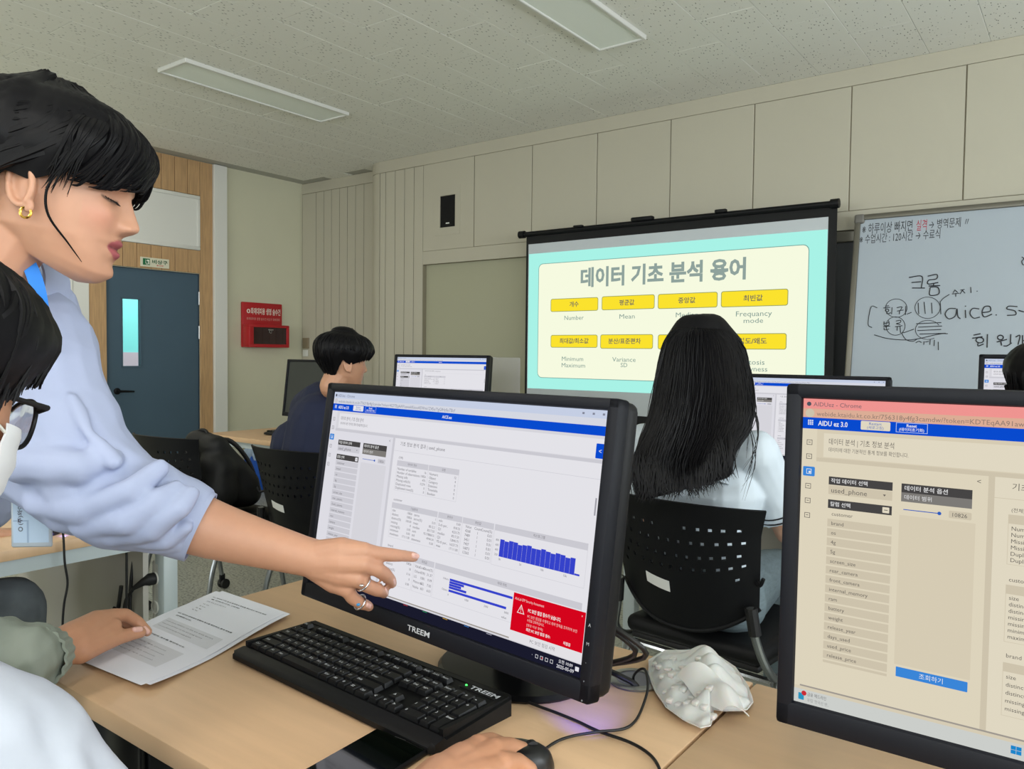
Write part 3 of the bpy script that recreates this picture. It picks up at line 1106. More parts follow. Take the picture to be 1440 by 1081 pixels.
def make_desk():
    t = thing('desk', 'x', 'desk')
    W, D = 0.962, 0.64
    ob('top', MB().rbox((0.001, 0, DZT - 0.028), (W - 0.001, D, DZT), 0.0025, 2), m_top, t)
    ob('apron', MB().box((0.05, 0.05, DZT - 0.068), (W - 0.05, 0.075, DZT - 0.028)), m_leg, t)
    ob('apron', MB().box((0.05, D - 0.075, DZT - 0.068), (W - 0.05, D - 0.05, DZT - 0.028)), m_leg, t)
    ob('side_rail', MB().box((0.012, 0.03, DZT - 0.066), (0.045, D - 0.03, DZT - 0.028)), m_leg, t)
    ob('side_rail', MB().box((W - 0.045, 0.03, DZT - 0.066), (W - 0.012, D - 0.03, DZT - 0.028)), m_leg, t)
    for x in (0.012, W - 0.062):
        for y in (0.03, D - 0.075):
            lg = ob('leg', MB().rbox((x, y, 0.012), (x + 0.05, y + 0.045, DZT - 0.028), 0.006, 2), m_leg, t)
            ob('foot_pad', MB().lathe([(0.018, 0), (0.018, 0.012)], 12, M=Matrix.Translation((x + 0.025, y + 0.022, 0))), m_white, lg)
    ob('modesty_panel', MB().box((0.06, D - 0.11, 0.22), (W - 0.06, D - 0.094, DZT - 0.07)), m_mod, t)
    return t


desk0 = make_desk()
DESKS = [((-1.359, 0.513), 'birch top desk under the near monitor, its corner by the printed sheets'),
         ((-0.395, 0.513), 'birch top desk at the right edge under the warm tinted monitor'),
         ((-3.072, 0.62), 'birch top desk beside the aisle with a power strip on its leg'),
         ((-1.42, 2.576), 'birch top desk in front of the long haired student'),
         ((-0.456, 2.576), 'birch top desk behind the warm tinted monitor in the second row'),
         ((-4.256, 2.64), 'birch top desk beside the blue bin, holding the blank monitor'),
         ((-3.292, 2.64), 'birch top desk in front of the student in navy')]
for k, ((x, y), lab) in enumerate(DESKS):
    d = desk0 if k == 0 else copy_tree(desk0)
    d.location = (x, y, 0)
    tag(d, lab, 'desk', 'classroom desks')

# ------------------------------------------------------------------ chairs
m_shell = material('black_chair_shell', '0a0b0e', 0.5, spec=0.22, bump=(900, 0.15, 0.0005))
m_seat = material('black_seat_vinyl', '09090b', 0.55, spec=0.25)
m_tubeg = material('grey_steel_tube', '8b8f90', 0.28, metal=0.9)
m_rub = material('black_rubber', '08080a', 0.6)


def back_pt(u, v):
    x = (u - 0.5) * 2
    w = 0.208 + 0.026 * v + 0.012 * max(0, v - 0.75) * 4
    zb = 0.505 + 0.085 * abs(x) ** 2.4
    zt = 0.862 - 0.006 * x * x
    return (x * w, -0.195 - 0.055 * (1 - x * x) - 0.085 * v + 0.03 * abs(x) ** 3 * v, zb + (zt - zb) * v)


def make_chair():
    t = thing('chair', 'x', 'chair')
    NU, NV = 90, 62
    holes = set()
    for r, vz in enumerate((0.80, 0.69, 0.58, 0.47)):
        for k in range(12):
            if k in (5, 6) and r == 0:
                continue
            i = int((0.11 + 0.071 * k + (0.03 if r % 2 else 0)) * NU)
            j = int(vz * NV)
            if i < NU - 6:
                for a in (0, 1):
                    for b in (0, 1):
                        holes.add((i + a, j + b))
    for i, j in ((9, int(0.36 * NV)), (NU - 11, int(0.36 * NV))):
        for a in (0, 1):
            for b in (0, 1):
                holes.add((i + a, j + b))
    ob('backrest', MB().sheet(back_pt, NU, NV, 0.007, skip=lambda i, j: (i, j) in holes), m_shell, t, smooth=0.5)
    rim = [Vector(back_pt(u, 0)) for u in [k / 24 for k in range(25)]]
    ob('lower_rim', MB().tube([p + Vector((0, 0.002, 0)) for p in rim], 0.007, 8), m_shell, t)

    def lab(u, v):
        p = Vector(back_pt(0.30 + 0.18 * u, 0.30 + 0.085 * v - 0.02 * u))
        return p + Vector((0, -0.0022, 0))
    ob('sticker', MB().sheet(lab, 6, 3, 0.001), material('white_sticker', 'dadbd8', 0.5), t)
    pr_ = Print(0.075, 0.022)
    for r in range(3):
        pr_.text('PC 점검 정보 분석 결과', 0.06, 0.14 + r * 0.27, 0.30 + r * 0.27, '6a6a70', 1, x1=0.92 - 0.1 * r)
    pp = pr_.build('sticker_print', m_print, t.children[-1])
    a = Vector(back_pt(0.30, 0.30))
    b = Vector(back_pt(0.48, 0.30 - 0.02))
    pp.location = a + Vector((0.003, -0.0042, 0.0015))
    pp.rotation_euler = (0, math.atan2(a.z - b.z, b.x - a.x) * 0.9, math.atan2(b.y - a.y, b.x - a.x))
    # cushion
    s = MB()
    for k in range(1):
        s.rbox((-0.215, -0.19, 0.425), (0.215, 0.235, 0.478), 0.026, 4)
    ob('seat', s, m_seat, t)
    ob('seat_pan', MB().rbox((-0.20, -0.175, 0.408), (0.20, 0.22, 0.428), 0.008, 2), m_rub, t)
    for sx in (-1, 1):
        x = sx * 0.235
        ob('side_frame', MB().tube(catmull([(sx * 0.203, -0.235, 0.60), (sx * 0.213, -0.225, 0.52), (x, -0.20, 0.44), (x, -0.12, 0.395), (x, 0.10, 0.395), (x, 0.19, 0.385)], 5), 0.0115, 10), m_tubeg, t)
        ob('sleeve', MB().tube([(sx * 0.203, -0.234, 0.60), (sx * 0.212, -0.226, 0.53)], 0.0165, 10), m_rub, t)
        for fy, lean in ((-0.16, -0.05), (0.17, 0.06)):
            lg = ob('leg', MB().tube(catmull([(x, fy * 0.8, 0.395), (x + sx * 0.004, fy + lean * 0.4, 0.25), (x + sx * 0.006, fy + lean, 0.075)], 5), 0.0115, 10), m_tubeg, t)
            c = MB()
            for q in (-0.013, 0.013):
                c.lathe([(0.006, -0.008), (0.024, -0.008), (0.026, 0), (0.024, 0.008), (0.006, 0.008)], 16, M=Matrix.Translation((x + sx * 0.006 + q, fy + lean + 0.012, 0.026)) @ Matrix.Rotation(math.radians(90), 4, 'Y'))
            c.rbox((x + sx * 0.006 - 0.006, fy + lean - 0.014, 0.026), (x + sx * 0.006 + 0.006, fy + lean + 0.02, 0.078), 0.004, 1)
            ob('caster', c, m_rub, lg)
        ob('hook', MB().tube(catmull([(sx * 0.206, -0.215, 0.665), (sx * 0.222, -0.225, 0.66), (sx * 0.232, -0.228, 0.68)], 4), 0.005, 8), m_shell, t)
    ob('cross_bar', MB().tube([(-0.235, -0.17, 0.395), (0.235, -0.17, 0.395)], 0.011, 10), m_chrome, t)
    ob('cross_bar', MB().tube([(-0.235, 0.15, 0.393), (0.235, 0.15, 0.393)], 0.011, 10), m_chrome, t)
    return t


chair0 = make_chair()
CHAIRS = [((-0.862, 2.205), -6, 'black perforated chair the long haired student sits on'),
          ((-2.555, 2.20), 3, 'black perforated chair the student in navy sits on'),
          ((-3.37, 2.13), 4, 'empty black perforated chair with a black bag on its seat'),
          ((-0.845, 0.17), 0, 'black chair of the student with glasses, below the frame'),
          ((-2.62, 0.30), 0, 'black chair of the student in grey trousers across the aisle'),
          ((0.03, 2.22), 0, 'black chair of the dark haired student behind the warm monitor')]
for k, ((x, y), rz, lab) in enumerate(CHAIRS):
    c = chair0 if k == 0 else copy_tree(chair0)
    c.location = (x, y, 0)
    c.rotation_euler = (0, 0, math.radians(rz))
    tag(c, lab, 'chair', 'black classroom chairs')
# ------------------------------------------------------------------ monitors
SW, SH = 0.5428, 0.3054
BS, BT, BB = 0.0165, 0.0145, 0.025
m_bez = material('black_bezel', '10121a', 0.5, spec=0.22)
m_back = material('black_monitor_back', '0d0e12', 0.5, spec=0.25)
m_gloss = material('glossy_black_base', '08080a', 0.28, spec=0.3)
m_off = material('switched_off_panel', '2b2f31', 0.3)
m_ui = emitter('lcd_light', strength=0.86, attr='Col')


def interface(warm=False, popup=True):
    """the web page on the student screens; x right, y down, 0..1"""
    P = Print(SW, SH)
    if warm:
        W1, W2, W3, W4, G1, G2 = 'ece2c9', 'e4d9c0', 'dbd0b8', 'efe6cf', '6a6560', '4a4844'
        bar, url = 'ff9f9b', 'eab9a0'
    else:
        W1, W2, W3, W4, G1, G2 = 'ecebf3', 'e4e3ea', 'd8d7df', 'f3f2f8', '77757c', '4a494f'
        bar, url = 'd2dcf3', 'e3e6f1'
    P.rect(0, 0, 1, 1, W2, 0)
    P.rect(0, 0, 1, 0.032, bar, 1)
    P.rect(0, 0.032, 1, 0.061, url, 1)
    P.disc(0.010, 0.017, 0.004, '555a66', 2)
    P.text('AIDUez - Chrome', 0.018, 0.010, 0.024, '7d6a72' if warm else '7a8096', 2)
    P.disc(0.012, 0.047, 0.008, W3, 2)
    P.text('webide.ktaidu.kt.co.kr/756318y4fg3camdw/?token=KDTEqAA91awwkKkooAEWmi1Z45u/YgGfHz0oTBcf', 0.024, 0.040, 0.055, '9a8478' if warm else '8e92a4', 2)
    for x in (0.93, 0.958, 0.985):
        P.rect(x, 0.012, x + 0.006, 0.020, '8a8ea0', 2)
    P.rect(0, 0.061, 1, 0.098, '0a50dc', 1)
    for i in range(3):
        for j in range(3):
            P.rect(0.009 + i * 0.0034, 0.069 + j * 0.006, 0.0115 + i * 0.0034, 0.0735 + j * 0.006, 'e6efff', 2)
    P.text('AIDU ez 3.0', 0.027, 0.070, 0.086, 'f4f8ff', 2, x1=0.078, bold=0.02)
    P.rrect(0.100, 0.063, 0.148, 0.091, 0.002, W4, 2)
    P.text('Restart', 0.124, 0.066, 0.075, '3f6fc4', 3, align='c')
    P.text('(새로고침)', 0.124, 0.078, 0.088, '3f6fc4', 3, align='c')
    P.frame(0.157, 0.062, 0.206, 0.092, 0.0008, 'cfe0ff', 2)
    P.text('Reset', 0.1815, 0.066, 0.075, 'f4f8ff', 3, align='c', bold=0.02)
    P.text('(데이터초기화)', 0.1815, 0.078, 0.088, 'f4f8ff', 3, align='c', bold=0.01)
    P.text('AICE.ex', 0.5, 0.073, 0.087, 'f4f8ff', 3, align='c', bold=0.02)
    # side bar
    P.rect(0, 0.098, 0.026, 0.945, W1, 1)
    for k, y in enumerate((0.134, 0.180, 0.222, 0.277, 0.325, 0.373)):
        if k == 2:
            P.rrect(0.003, 0.222, 0.024, 0.253, 0.002, '3f8fe6', 2)
            P.frame(0.009, 0.229, 0.018, 0.246, 0.001, 'f0f6ff', 3)
            P.rect(0.013, 0.236, 0.0165, 0.243, 'f0f6ff', 3)
        else:
            P.frame(0.008, y, 0.018, y + 0.017, 0.001, G1, 2)
            P.rect(0.011, y + 0.007, 0.015, y + 0.009, G1, 3)
    # header card
    P.rect(0.038, 0.110, 1, 0.187, W4, 1)
    P.text('데이터 분석 | 기초 정보 분석', 0.047, 0.126, 0.146, G1, 2, x1=0.155)
    P.text('데이터에 대한 기본적인 통계 정보를 확인합니다.', 0.047, 0.155, 0.169, G1, 2, x1=0.178)
    P.rect(0.026, 0.190, 1, 0.203, W3, 1)
    P.rect(0.026, 0.203, 0.297, 0.945, W1, 1)
    P.rect(0.306, 0.203, 1, 0.945, W4, 1)
    P.rect(0.297, 0.203, 0.306, 0.945, W3, 2)
    P.text('<', 0.281, 0.213, 0.228, G1, 3)
    P.rect(0.049, 0.248, 0.155, 0.274, '4c4a4a', 3)
    P.text('작업 데이터 선택', 0.053, 0.254, 0.268, 'f0f0f0', 4, bold=0.01)
    P.rect(0.049, 0.276, 0.155, 0.305, W3, 3)
    P.text('used_phone', 0.054, 0.283, 0.299, G1, 4)
    P.poly([(0.140, 0.288), (0.145, 0.288), (0.1425, 0.294)], G1, 4)
    P.rect(0.049, 0.322, 0.155, 0.350, '4c4a4a', 3)
    P.text('칼럼 선택', 0.053, 0.329, 0.343, 'f0f0f0', 4, bold=0.01)
    P.rrect(0.140, 0.327, 0.151, 0.345, 0.001, W4, 4)
    P.rect(0.1425, 0.335, 0.1485, 0.337, G2, 5)
    rows = ['customer', 'brand', 'os', '4g', '5g', 'screen_size', 'rear_camera', 'front_camera', 'internal_memory', 'ram', 'battery', 'weight', 'release_year', 'days_used', 'used_price', 'release_price']
    for k, t in enumerate(rows):
        y = 0.352 + k * 0.0305
        P.rect(0.049, y + 0.002, 0.156, y + 0.027, W1 if k == 0 and warm else W3, 3)
        P.text(t, 0.056, y + 0.009, y + 0.021, G1, 4)
    P.rect(0.049, 0.842, 0.156, 0.850, W3, 3)
    P.rect(0.169, 0.248, 0.275, 0.275, '4c4a4a', 3)
    P.text('데이터 분석 옵션', 0.174, 0.254, 0.269, 'f0f0f0', 4, bold=0.01)
    P.rect(0.169, 0.275, 0.275, 0.303, '86837f', 3)
    P.text('데이터 범위', 0.174, 0.282, 0.296, 'f0f0f0', 4)
    P.rect(0.173, 0.326, 0.228, 0.3285, '2f63c8', 3)
    P.disc(0.228, 0.327, 0.003, '2f63c8', 4)
    P.rrect(0.242, 0.315, 0.275, 0.337, 0.002, W3, 3)
    P.text('10826', 0.258, 0.320, 0.332, G1, 4, align='c')
    P.rect(0.167, 0.345, 0.281, 0.805, W2, 3)
    P.rrect(0.170, 0.812, 0.278, 0.842, 0.001, '3f8fe6', 3)
    P.text('조회하기', 0.224, 0.819, 0.835, 'f4f8ff', 4, align='c')
    # results
    P.text('기초 정보 분석 결과 | used_phone', 0.330, 0.218, 0.238, G1, 3)
    P.rect(0.306, 0.262, 1, 0.2635, W3, 3)
    P.text('(전체)', 0.330, 0.288, 0.300, G1, 3)

    def table(x0, y0, x1, y1, title):
        P.frame(x0, y0, x1, y1, 0.0007, W3, 3)
        P.rect(x0, y0, x1, y0 + 0.026, W3, 3)
        P.text(title, (x0 + x1) / 2, y0 + 0.007, y0 + 0.019, G1, 4, align='c')
    table(0.326, 0.307, 0.452, 0.450, '데이터 정보')
    table(0.454, 0.307, 0.568, 0.450, '유형')
    for k, (a, b) in enumerate((('Number of variables', '16'), ('Number of observations', '10826'), ('Missing cells', '476'), ('Missing cells(%)', '0.274'), ('Duplicated rows', '0'), ('Duplicated rows(%)', '0'))):
        P.text(a, 0.331, 0.340 + k * 0.018, 0.352 + k * 0.018, G1, 4)
        P.text(b, 0.447, 0.340 + k * 0.018, 0.351 + k * 0.018, G1, 4, align='r')
    for k, (a, b) in enumerate((('Numeric', '12'), ('Object', '4'), ('Category', '0'), ('Datetime', '0'), ('Timedelta', '0'), ('Boolean', '0'))):
        P.text(a, 0.460, 0.340 + k * 0.018, 0.352 + k * 0.018, G1, 4)
        P.text(b, 0.560, 0.340 + k * 0.018, 0.351 + k * 0.018, G1, 4, align='r')
    P.text('customer', 0.330, 0.486, 0.498, G1, 3)
    table(0.326, 0.508, 0.508, 0.672, '기술통계')
    table(0.511, 0.508, 0.598, 0.672, '분위수')
    table(0.600, 0.508, 0.706, 0.672, '최빈값')
    table(0.709, 0.508, 0.983, 0.676, '히스토그램')
    st = (('size', '10826', 'zeros', '1'), ('distinct', '10826', 'zeros(%)', '0.01'), ('distinct(%)', '100.00', 'mean', '8512.2'), ('missing', '0', 'median', '8517.50'), ('missing(%)', '0.00', 'sum', '92178860.0'), ('minimum', '0.00', 'std', '4944.34'), ('maximum', '17111.00', 'skewness', '0.00'))
    qt = (('min', '0.00'), ('5-th per..', '818.25'), ('Q1', '4233.75'), ('median', '8517.50'), ('Q3', '12840.75'), ('95-th per..', '16257.75'), ('max', '17111.00'))
    for k in range(7):
        y = 0.538 + k * 0.0185
        a, b, c, d = st[k]
        P.text(a, 0.331, y, y + 0.012, G1, 4)
        P.text(b, 0.412, y, y + 0.011, G1, 4, align='r')
        P.text(c, 0.420, y, y + 0.012, G1, 4)
        P.text(d, 0.504, y, y + 0.011, G1, 4, align='r')
        P.text(qt[k][0], 0.516, y, y + 0.012, G1, 4)
        P.text(qt[k][1], 0.594, y, y + 0.011, G1, 4, align='r')
    for k, (a, b, c) in enumerate((('Value', 'Count', 'Count(%)'), ('4268', '1', '0.01'), ('7489', '1', '0.01'), ('3451', '1', '0.01'), ('7407', '1', '0.01'), ('16873', '1', '0.01'), ('12365', '1', '0.01'))):
        y = 0.538 + k * 0.0185
        P.text(a, 0.612, y, y + 0.012, G1, 4)
        P.text(b, 0.655, y, y + 0.012, G1, 4, align='c')
        P.text(c, 0.702, y, y + 0.012, G1, 4, align='r')
    # histogram
    nb = 16
    for k in range(nb):
        x = 0.731 + k * (0.954 - 0.731) / nb
        top = 0.565 + 0.004 * math.sin(k * 1.9) + 0.0006 * k
        P.rect(x, top, x + 0.0136, 0.636, '3a48d8', 4)
    P.rect(0.954, 0.629, 0.968, 0.636, '3a48d8', 4)
    for k in range(4):
        P.text(str(800 - 200 * k), 0.727, 0.566 + k * 0.02, 0.575 + k * 0.02, G1, 4, align='r')
        P.text('%dk' % (k * 5), 0.735 + k * 0.065, 0.642, 0.651, G1, 4, align='c')
    P.text('brand', 0.330, 0.704, 0.716, G1, 3)
    table(0.326, 0.731, 0.440, 0.884, '기술통계')
    table(0.443, 0.731, 0.518, 0.884, '최빈값')
    table(0.521, 0.731, 0.983, 0.884, '막대 차트')
    for k, (a, b) in enumerate((('size', '10826'), ('distinct', '18'), ('distinct(%)', '0.16'), ('missing', '0'), ('missing(%)', '0.00'))):
        y = 0.764 + k * 0.023
        P.text(a, 0.331, y, y + 0.012, G1, 4)
        P.text(b, 0.432, y, y + 0.011, G1, 4, align='r')
        P.text(('Value', 'Others', 'LG', 'Motorola', 'Nokia')[k], 0.447, y, y + 0.012, G1, 4)
        P.text(('Count', '3395', '1081', '652', '601')[k], 0.488, y, y + 0.012, G1, 4, align='r')
        P.text(('Count(%)', '31.37', '9.99', '7.00', '6.01')[k], 0.515, y, y + 0.012, G1, 4, align='r')
    for y0, y1, x1 in ((0.781, 0.791, 0.788), (0.792, 0.802, 0.630), (0.803, 0.813, 0.621), (0.814, 0.824, 0.640), (0.828, 0.838, 0.772)):
        P.rect(0.579, y0, x1, y1, '3a48d8', 4)
    P.text('Others', 0.575, 0.782, 0.791, G1, 4, align='r')
    P.text('Others', 0.575, 0.829, 0.838, G1, 4, align='r')
    for k, t in enumerate(('0', '1000', '2000', '3000')):
        P.text(t, 0.579 + 0.065 * k, 0.846, 0.855, G1, 4, align='c')
    P.text('value', 0.76, 0.866, 0.876, G1, 4)
    P.rect(0.01, 0.940, 0.79, 0.945, 'a9a29a', 5)
    P.rect(0.989, 0.334, 0.993, 0.400, 'a8a7b0', 5)
    P.rrect(0.977, 0.128, 1.0, 0.185, 0.002, '0a50dc', 5)
    P.text('<', 0.985, 0.147, 0.166, 'f4f8ff', 6)
    # task bar
    if popup:
        P.rect(0, 0.952, 1, 1, '1c1d30', 5)
        for k in range(4):
            P.frame(0.872 + 0.014 * k, 0.970, 0.880 + 0.014 * k, 0.984, 0.001, 'e8e8f0', 6)
        P.rect(0.890, 0.974, 0.893, 0.980, 'd84050', 6)
        P.text('^', 0.862, 0.974, 0.980, 'e8e8f0', 6)
        P.text('오전 10:09', 0.956, 0.959, 0.973, 'f0f0f8', 6, align='c', bold=0.01)
        P.text('2025-05-09', 0.956, 0.978, 0.991, 'f0f0f8', 6, align='c', bold=0.01)
        P.rrect(0.982, 0.964, 0.992, 0.980, 0.001, 'f0f0f8', 6)
        for k, c in enumerate(('c43a44', '2f9f68', 'd8a83a', '3a7fd0', 'b8b8c8')):
            P.rect(0.42 + 0.075 * k, 0.955, 0.437 + 0.075 * k, 0.9575, c, 6)
        P.rect(0.791, 0.761, 0.9955, 0.948, 'f2f0f4', 6)
        P.rect(0.791, 0.761, 0.9955, 0.910, 'e3051f', 7)
        P.text('AhnLab EPP Security Assessment', 0.796, 0.776, 0.787, 'ffd8d8', 8, x1=0.882)
        P.poly([(0.806, 0.836), (0.817, 0.800), (0.828, 0.836)], 'ffffff', 8)
        P.poly([(0.8085, 0.8335), (0.817, 0.8055), (0.8255, 0.8335)], 'e3051f', 9)
        P.rect(0.8163, 0.812, 0.8177, 0.824, 'ffffff', 10)
        P.rect(0.8163, 0.827, 0.8177, 0.830, 'ffffff', 10)
        P.text('PC 보안 점검 점수가 낮습니다.', 0.838, 0.808, 0.823, 'ffffff', 8, x1=0.932, bold=0.02)
        P.text('PC 보안 점검을 수행하고 취약 항목을 조치하여 보안', 0.838, 0.832, 0.844, 'ffd0d0', 8, x1=0.978)
        P.text('수준을 강화하십시오.', 0.838, 0.848, 0.859, 'ffd0d0', 8, x1=0.888)
        P.text('[점검 이상 항목]', 0.838, 0.867, 0.877, 'ffd0d0', 8, x1=0.885)
        P.text('최근 PC 보안 점검 점수:', 0.838, 0.884, 0.896, 'ffffff', 8, x1=0.908, bold=0.02)
        P.text('미점검', 0.945, 0.889, 0.901, 'ffffff', 8, x1=0.963, bold=0.02)
        P.text('×', 0.985, 0.772, 0.782, 'ffd8d8', 8)
        P.text('PC 보안 점검 시작', 0.888, 0.922, 0.937, '8a8890', 8, align='c')
    else:
        P.rect(0, 0.955, 1, 1, 'd9dcd8' if warm else 'dfe6ee', 5)
        P.rrect(0.008, 0.968, 0.018, 0.990, 0.001, '2f9ecb', 6)
        P.disc(0.018, 0.967, 0.0045, 'd8303a', 7)
        P.text('금융 헤드라인', 0.024, 0.962, 0.974, '6c6c70', 6, x1=0.057)
        P.text("유럽 '한국산 반..", 0.024, 0.981, 0.992, '9a9a9c', 6, x1=0.062)
        for i in range(2):
            for j in range(2):
                P.rect(0.341 + 0.0075 * i, 0.963 + 0.012 * j, 0.348 + 0.0075 * i, 0.974 + 0.012 * j, '1f8fd8', 6)
    return P.mb.mesh('screen_picture', 0)


UI_PLAIN = interface(False, True)
UI_WARM = interface(True, False)
for u in (UI_PLAIN, UI_WARM):
    u.materials.append(m_ui)


def monitor(label, bl, tilt, yaw, picture=None, base_back=0.135, logo=True, hb=DZT):
    """bl: lower left corner of the picture in the room"""
    t = thing('monitor', label, 'monitor', (bl[0], bl[1], hb), yaw, 'desktop monitors')
    dz = bl[2] - hb

    def part(name, mb, m, smooth=0.6):
        o = ob(name, mb, m, t, smooth)
        o.location = (0, 0, dz)
        o.rotation_euler = (-tilt, 0, 0)
        return o
    b = MB()
    b.rbox((-BS, -0.006, -BB), (0, 0.018, SH + BT), 0.004, 2).rbox((SW, -0.006, -BB), (SW + BS, 0.018, SH + BT), 0.004, 2)
    b.rbox((-BS, -0.006, SH), (SW + BS, 0.018, SH + BT), 0.004, 2).rbox((-BS, -0.006, -BB), (SW + BS, 0.018, 0), 0.004, 2)
    part('bezel', b, m_bez)
    part('back_shell', MB().rbox((-BS + 0.001, 0.012, -BB + 0.001), (SW + BS - 0.001, 0.045, SH + BT - 0.001), 0.012, 3).rbox((0.10, 0.04, 0.02), (SW - 0.10, 0.075, SH - 0.06), 0.02, 3), m_back)
    scr = part('screen', MB().box((0, 0.0, 0), (SW, 0.012, SH)), m_off, 0)
    if picture:
        ob('screen_picture', picture, None, scr)
    if logo:
        p = Print(SW, SH, base=0.0066)
        p.text('TREEM', 0.458, 1 + 0.028, 1 + 0.052, 'c9cdd4', 0, x1=0.542, bold=0.018)
        for k, g in enumerate(('A', 'M', '-', '+', 'o')):
            p.text(g, 1 + 0.5 * BS / SW, 0.79 + 0.068 * k, (0.803 if g in 'AM' else 0.800) + 0.068 * k, 'aab0b8', 0, align='c')
        l = p.build('lettering', m_print, t)
        l.location = (0, 0, dz)
        l.rotation_euler = (-tilt, 0, 0)
    cxm = SW / 2
    ob('neck', MB().rbox((cxm - 0.035, base_back - 0.03, 0.012), (cxm + 0.035, base_back - 0.005, dz + 0.10), 0.008, 2), m_gloss, t)
    ob('base', MB().lathe([(0.125, 0), (0.128, 0.004), (0.122, 0.010), (0.05, 0.016), (0.0, 0.017)], 40, M=Matrix.Translation((cxm, base_back - 0.015, 0)) @ Matrix.Diagonal((1.0, 0.82, 1, 1))), m_gloss, t)
    return t


M1BL = Vector((-0.9952, 0.8020, CAM_H - 0.3657))
M1T, M1Y = math.radians(8.626), math.radians(-5.654)
mon1 = monitor('near monitor with a red pop-up on its web page, pointed at by a finger', M1BL, M1T, M1Y, UI_PLAIN, base_back=0.20)
M2BL = Vector((-0.2331, 0.7959, CAM_H - 0.3458))
mon2 = monitor('warm tinted near monitor cut by the right edge of the photo', M2BL, math.radians(1.485), math.radians(0.382), UI_WARM, logo=True)


def from_corner(p, tilt, yaw, right=False):
    ux = Vector((math.cos(yaw), math.sin(yaw), 0))
    uy = Vector((-math.sin(yaw) * math.sin(tilt), math.cos(yaw) * math.sin(tilt), math.cos(tilt)))
    return p + ux * (-(SW + BS) if right else BS) - uy * (BT + SH)


a = math.radians
monitor('blank monitor with a dark screen beside the student in navy', from_corner(on_y(405, 505, 3.0), a(7), a(2)), a(7), a(2))
monitor('lit monitor facing the student in navy, its web page in blue and white', from_corner(on_y(556, 498, 2.93), a(6), a(8)), a(6), a(8), UI_PLAIN)
monitor('lit monitor partly hidden behind the long haired student', from_corner(on_y(1253, 530, 2.98), a(6), a(0), True), a(6), a(0), UI_PLAIN)
monitor('lit monitor at the right edge below the whiteboard writing', from_corner(on_y(1377, 498, 2.95), a(4), a(0)), a(4), a(0), UI_PLAIN)
# blue standby light under the near monitor
led = tag(ob('standby_light', MB().ball((0, 0, 0), (0.003, 0.003, 0.002), 10), emitter('blue_led', (0.05, 0.05, 1.0), 2.0)), 'tiny blue standby light under the near monitor', 'indicator light')
ledp = M1BL + Vector((math.cos(M1Y), math.sin(M1Y), 0)) * (SW - 0.012) - Vector((0, math.sin(M1T), math.cos(M1T))) * (BB + 0.001) + Vector((0, 0.040, 0.004))
led.location = ledp
pl = bpy.data.lights.new('standby_glow', 'SPOT')
pl.energy, pl.color, pl.spot_size, pl.spot_blend, pl.shadow_soft_size = 2.4, (0.10, 0.10, 1.0), math.radians(48), 1.0, 0.003
plo = link(bpy.data.objects.new('standby_glow', pl))
plo.location = ledp + Vector((0.0, 0.006, -0.006))
plo.rotation_euler = (on_z(824, 1000, DZT) - plo.location).to_track_quat('-Z', 'Y').to_euler()

# frosted divider on the desk of the student in navy
o = ob('desk_divider', MB().rbox((-3.26, 3.245, DZT), (-2.37, 3.25, 1.225), 0.002, 1), None)
md = bpy.data.materials.new('frosted_acrylic')
md.use_nodes = True
nt = md.node_tree
bs = nt.nodes['Principled BSDF']
bs.inputs['Base Color'].default_value = (*lin('dcdce8'), 1)
bs.inputs['Roughness'].default_value = 0.25
bs.inputs['Alpha'].default_value = 0.20
o.data.materials.append(md)
tag(o, 'pale see-through divider standing behind the lit monitor on the far desk', 'divider')

# ------------------------------------------------------------------ keyboards
m_kb = material('black_keyboard_case', '0b0c0e', 0.5, spec=0.25)
m_key = material('black_keycap', '0f1013', 0.45, spec=0.3)
KW, KD = 0.458, 0.156


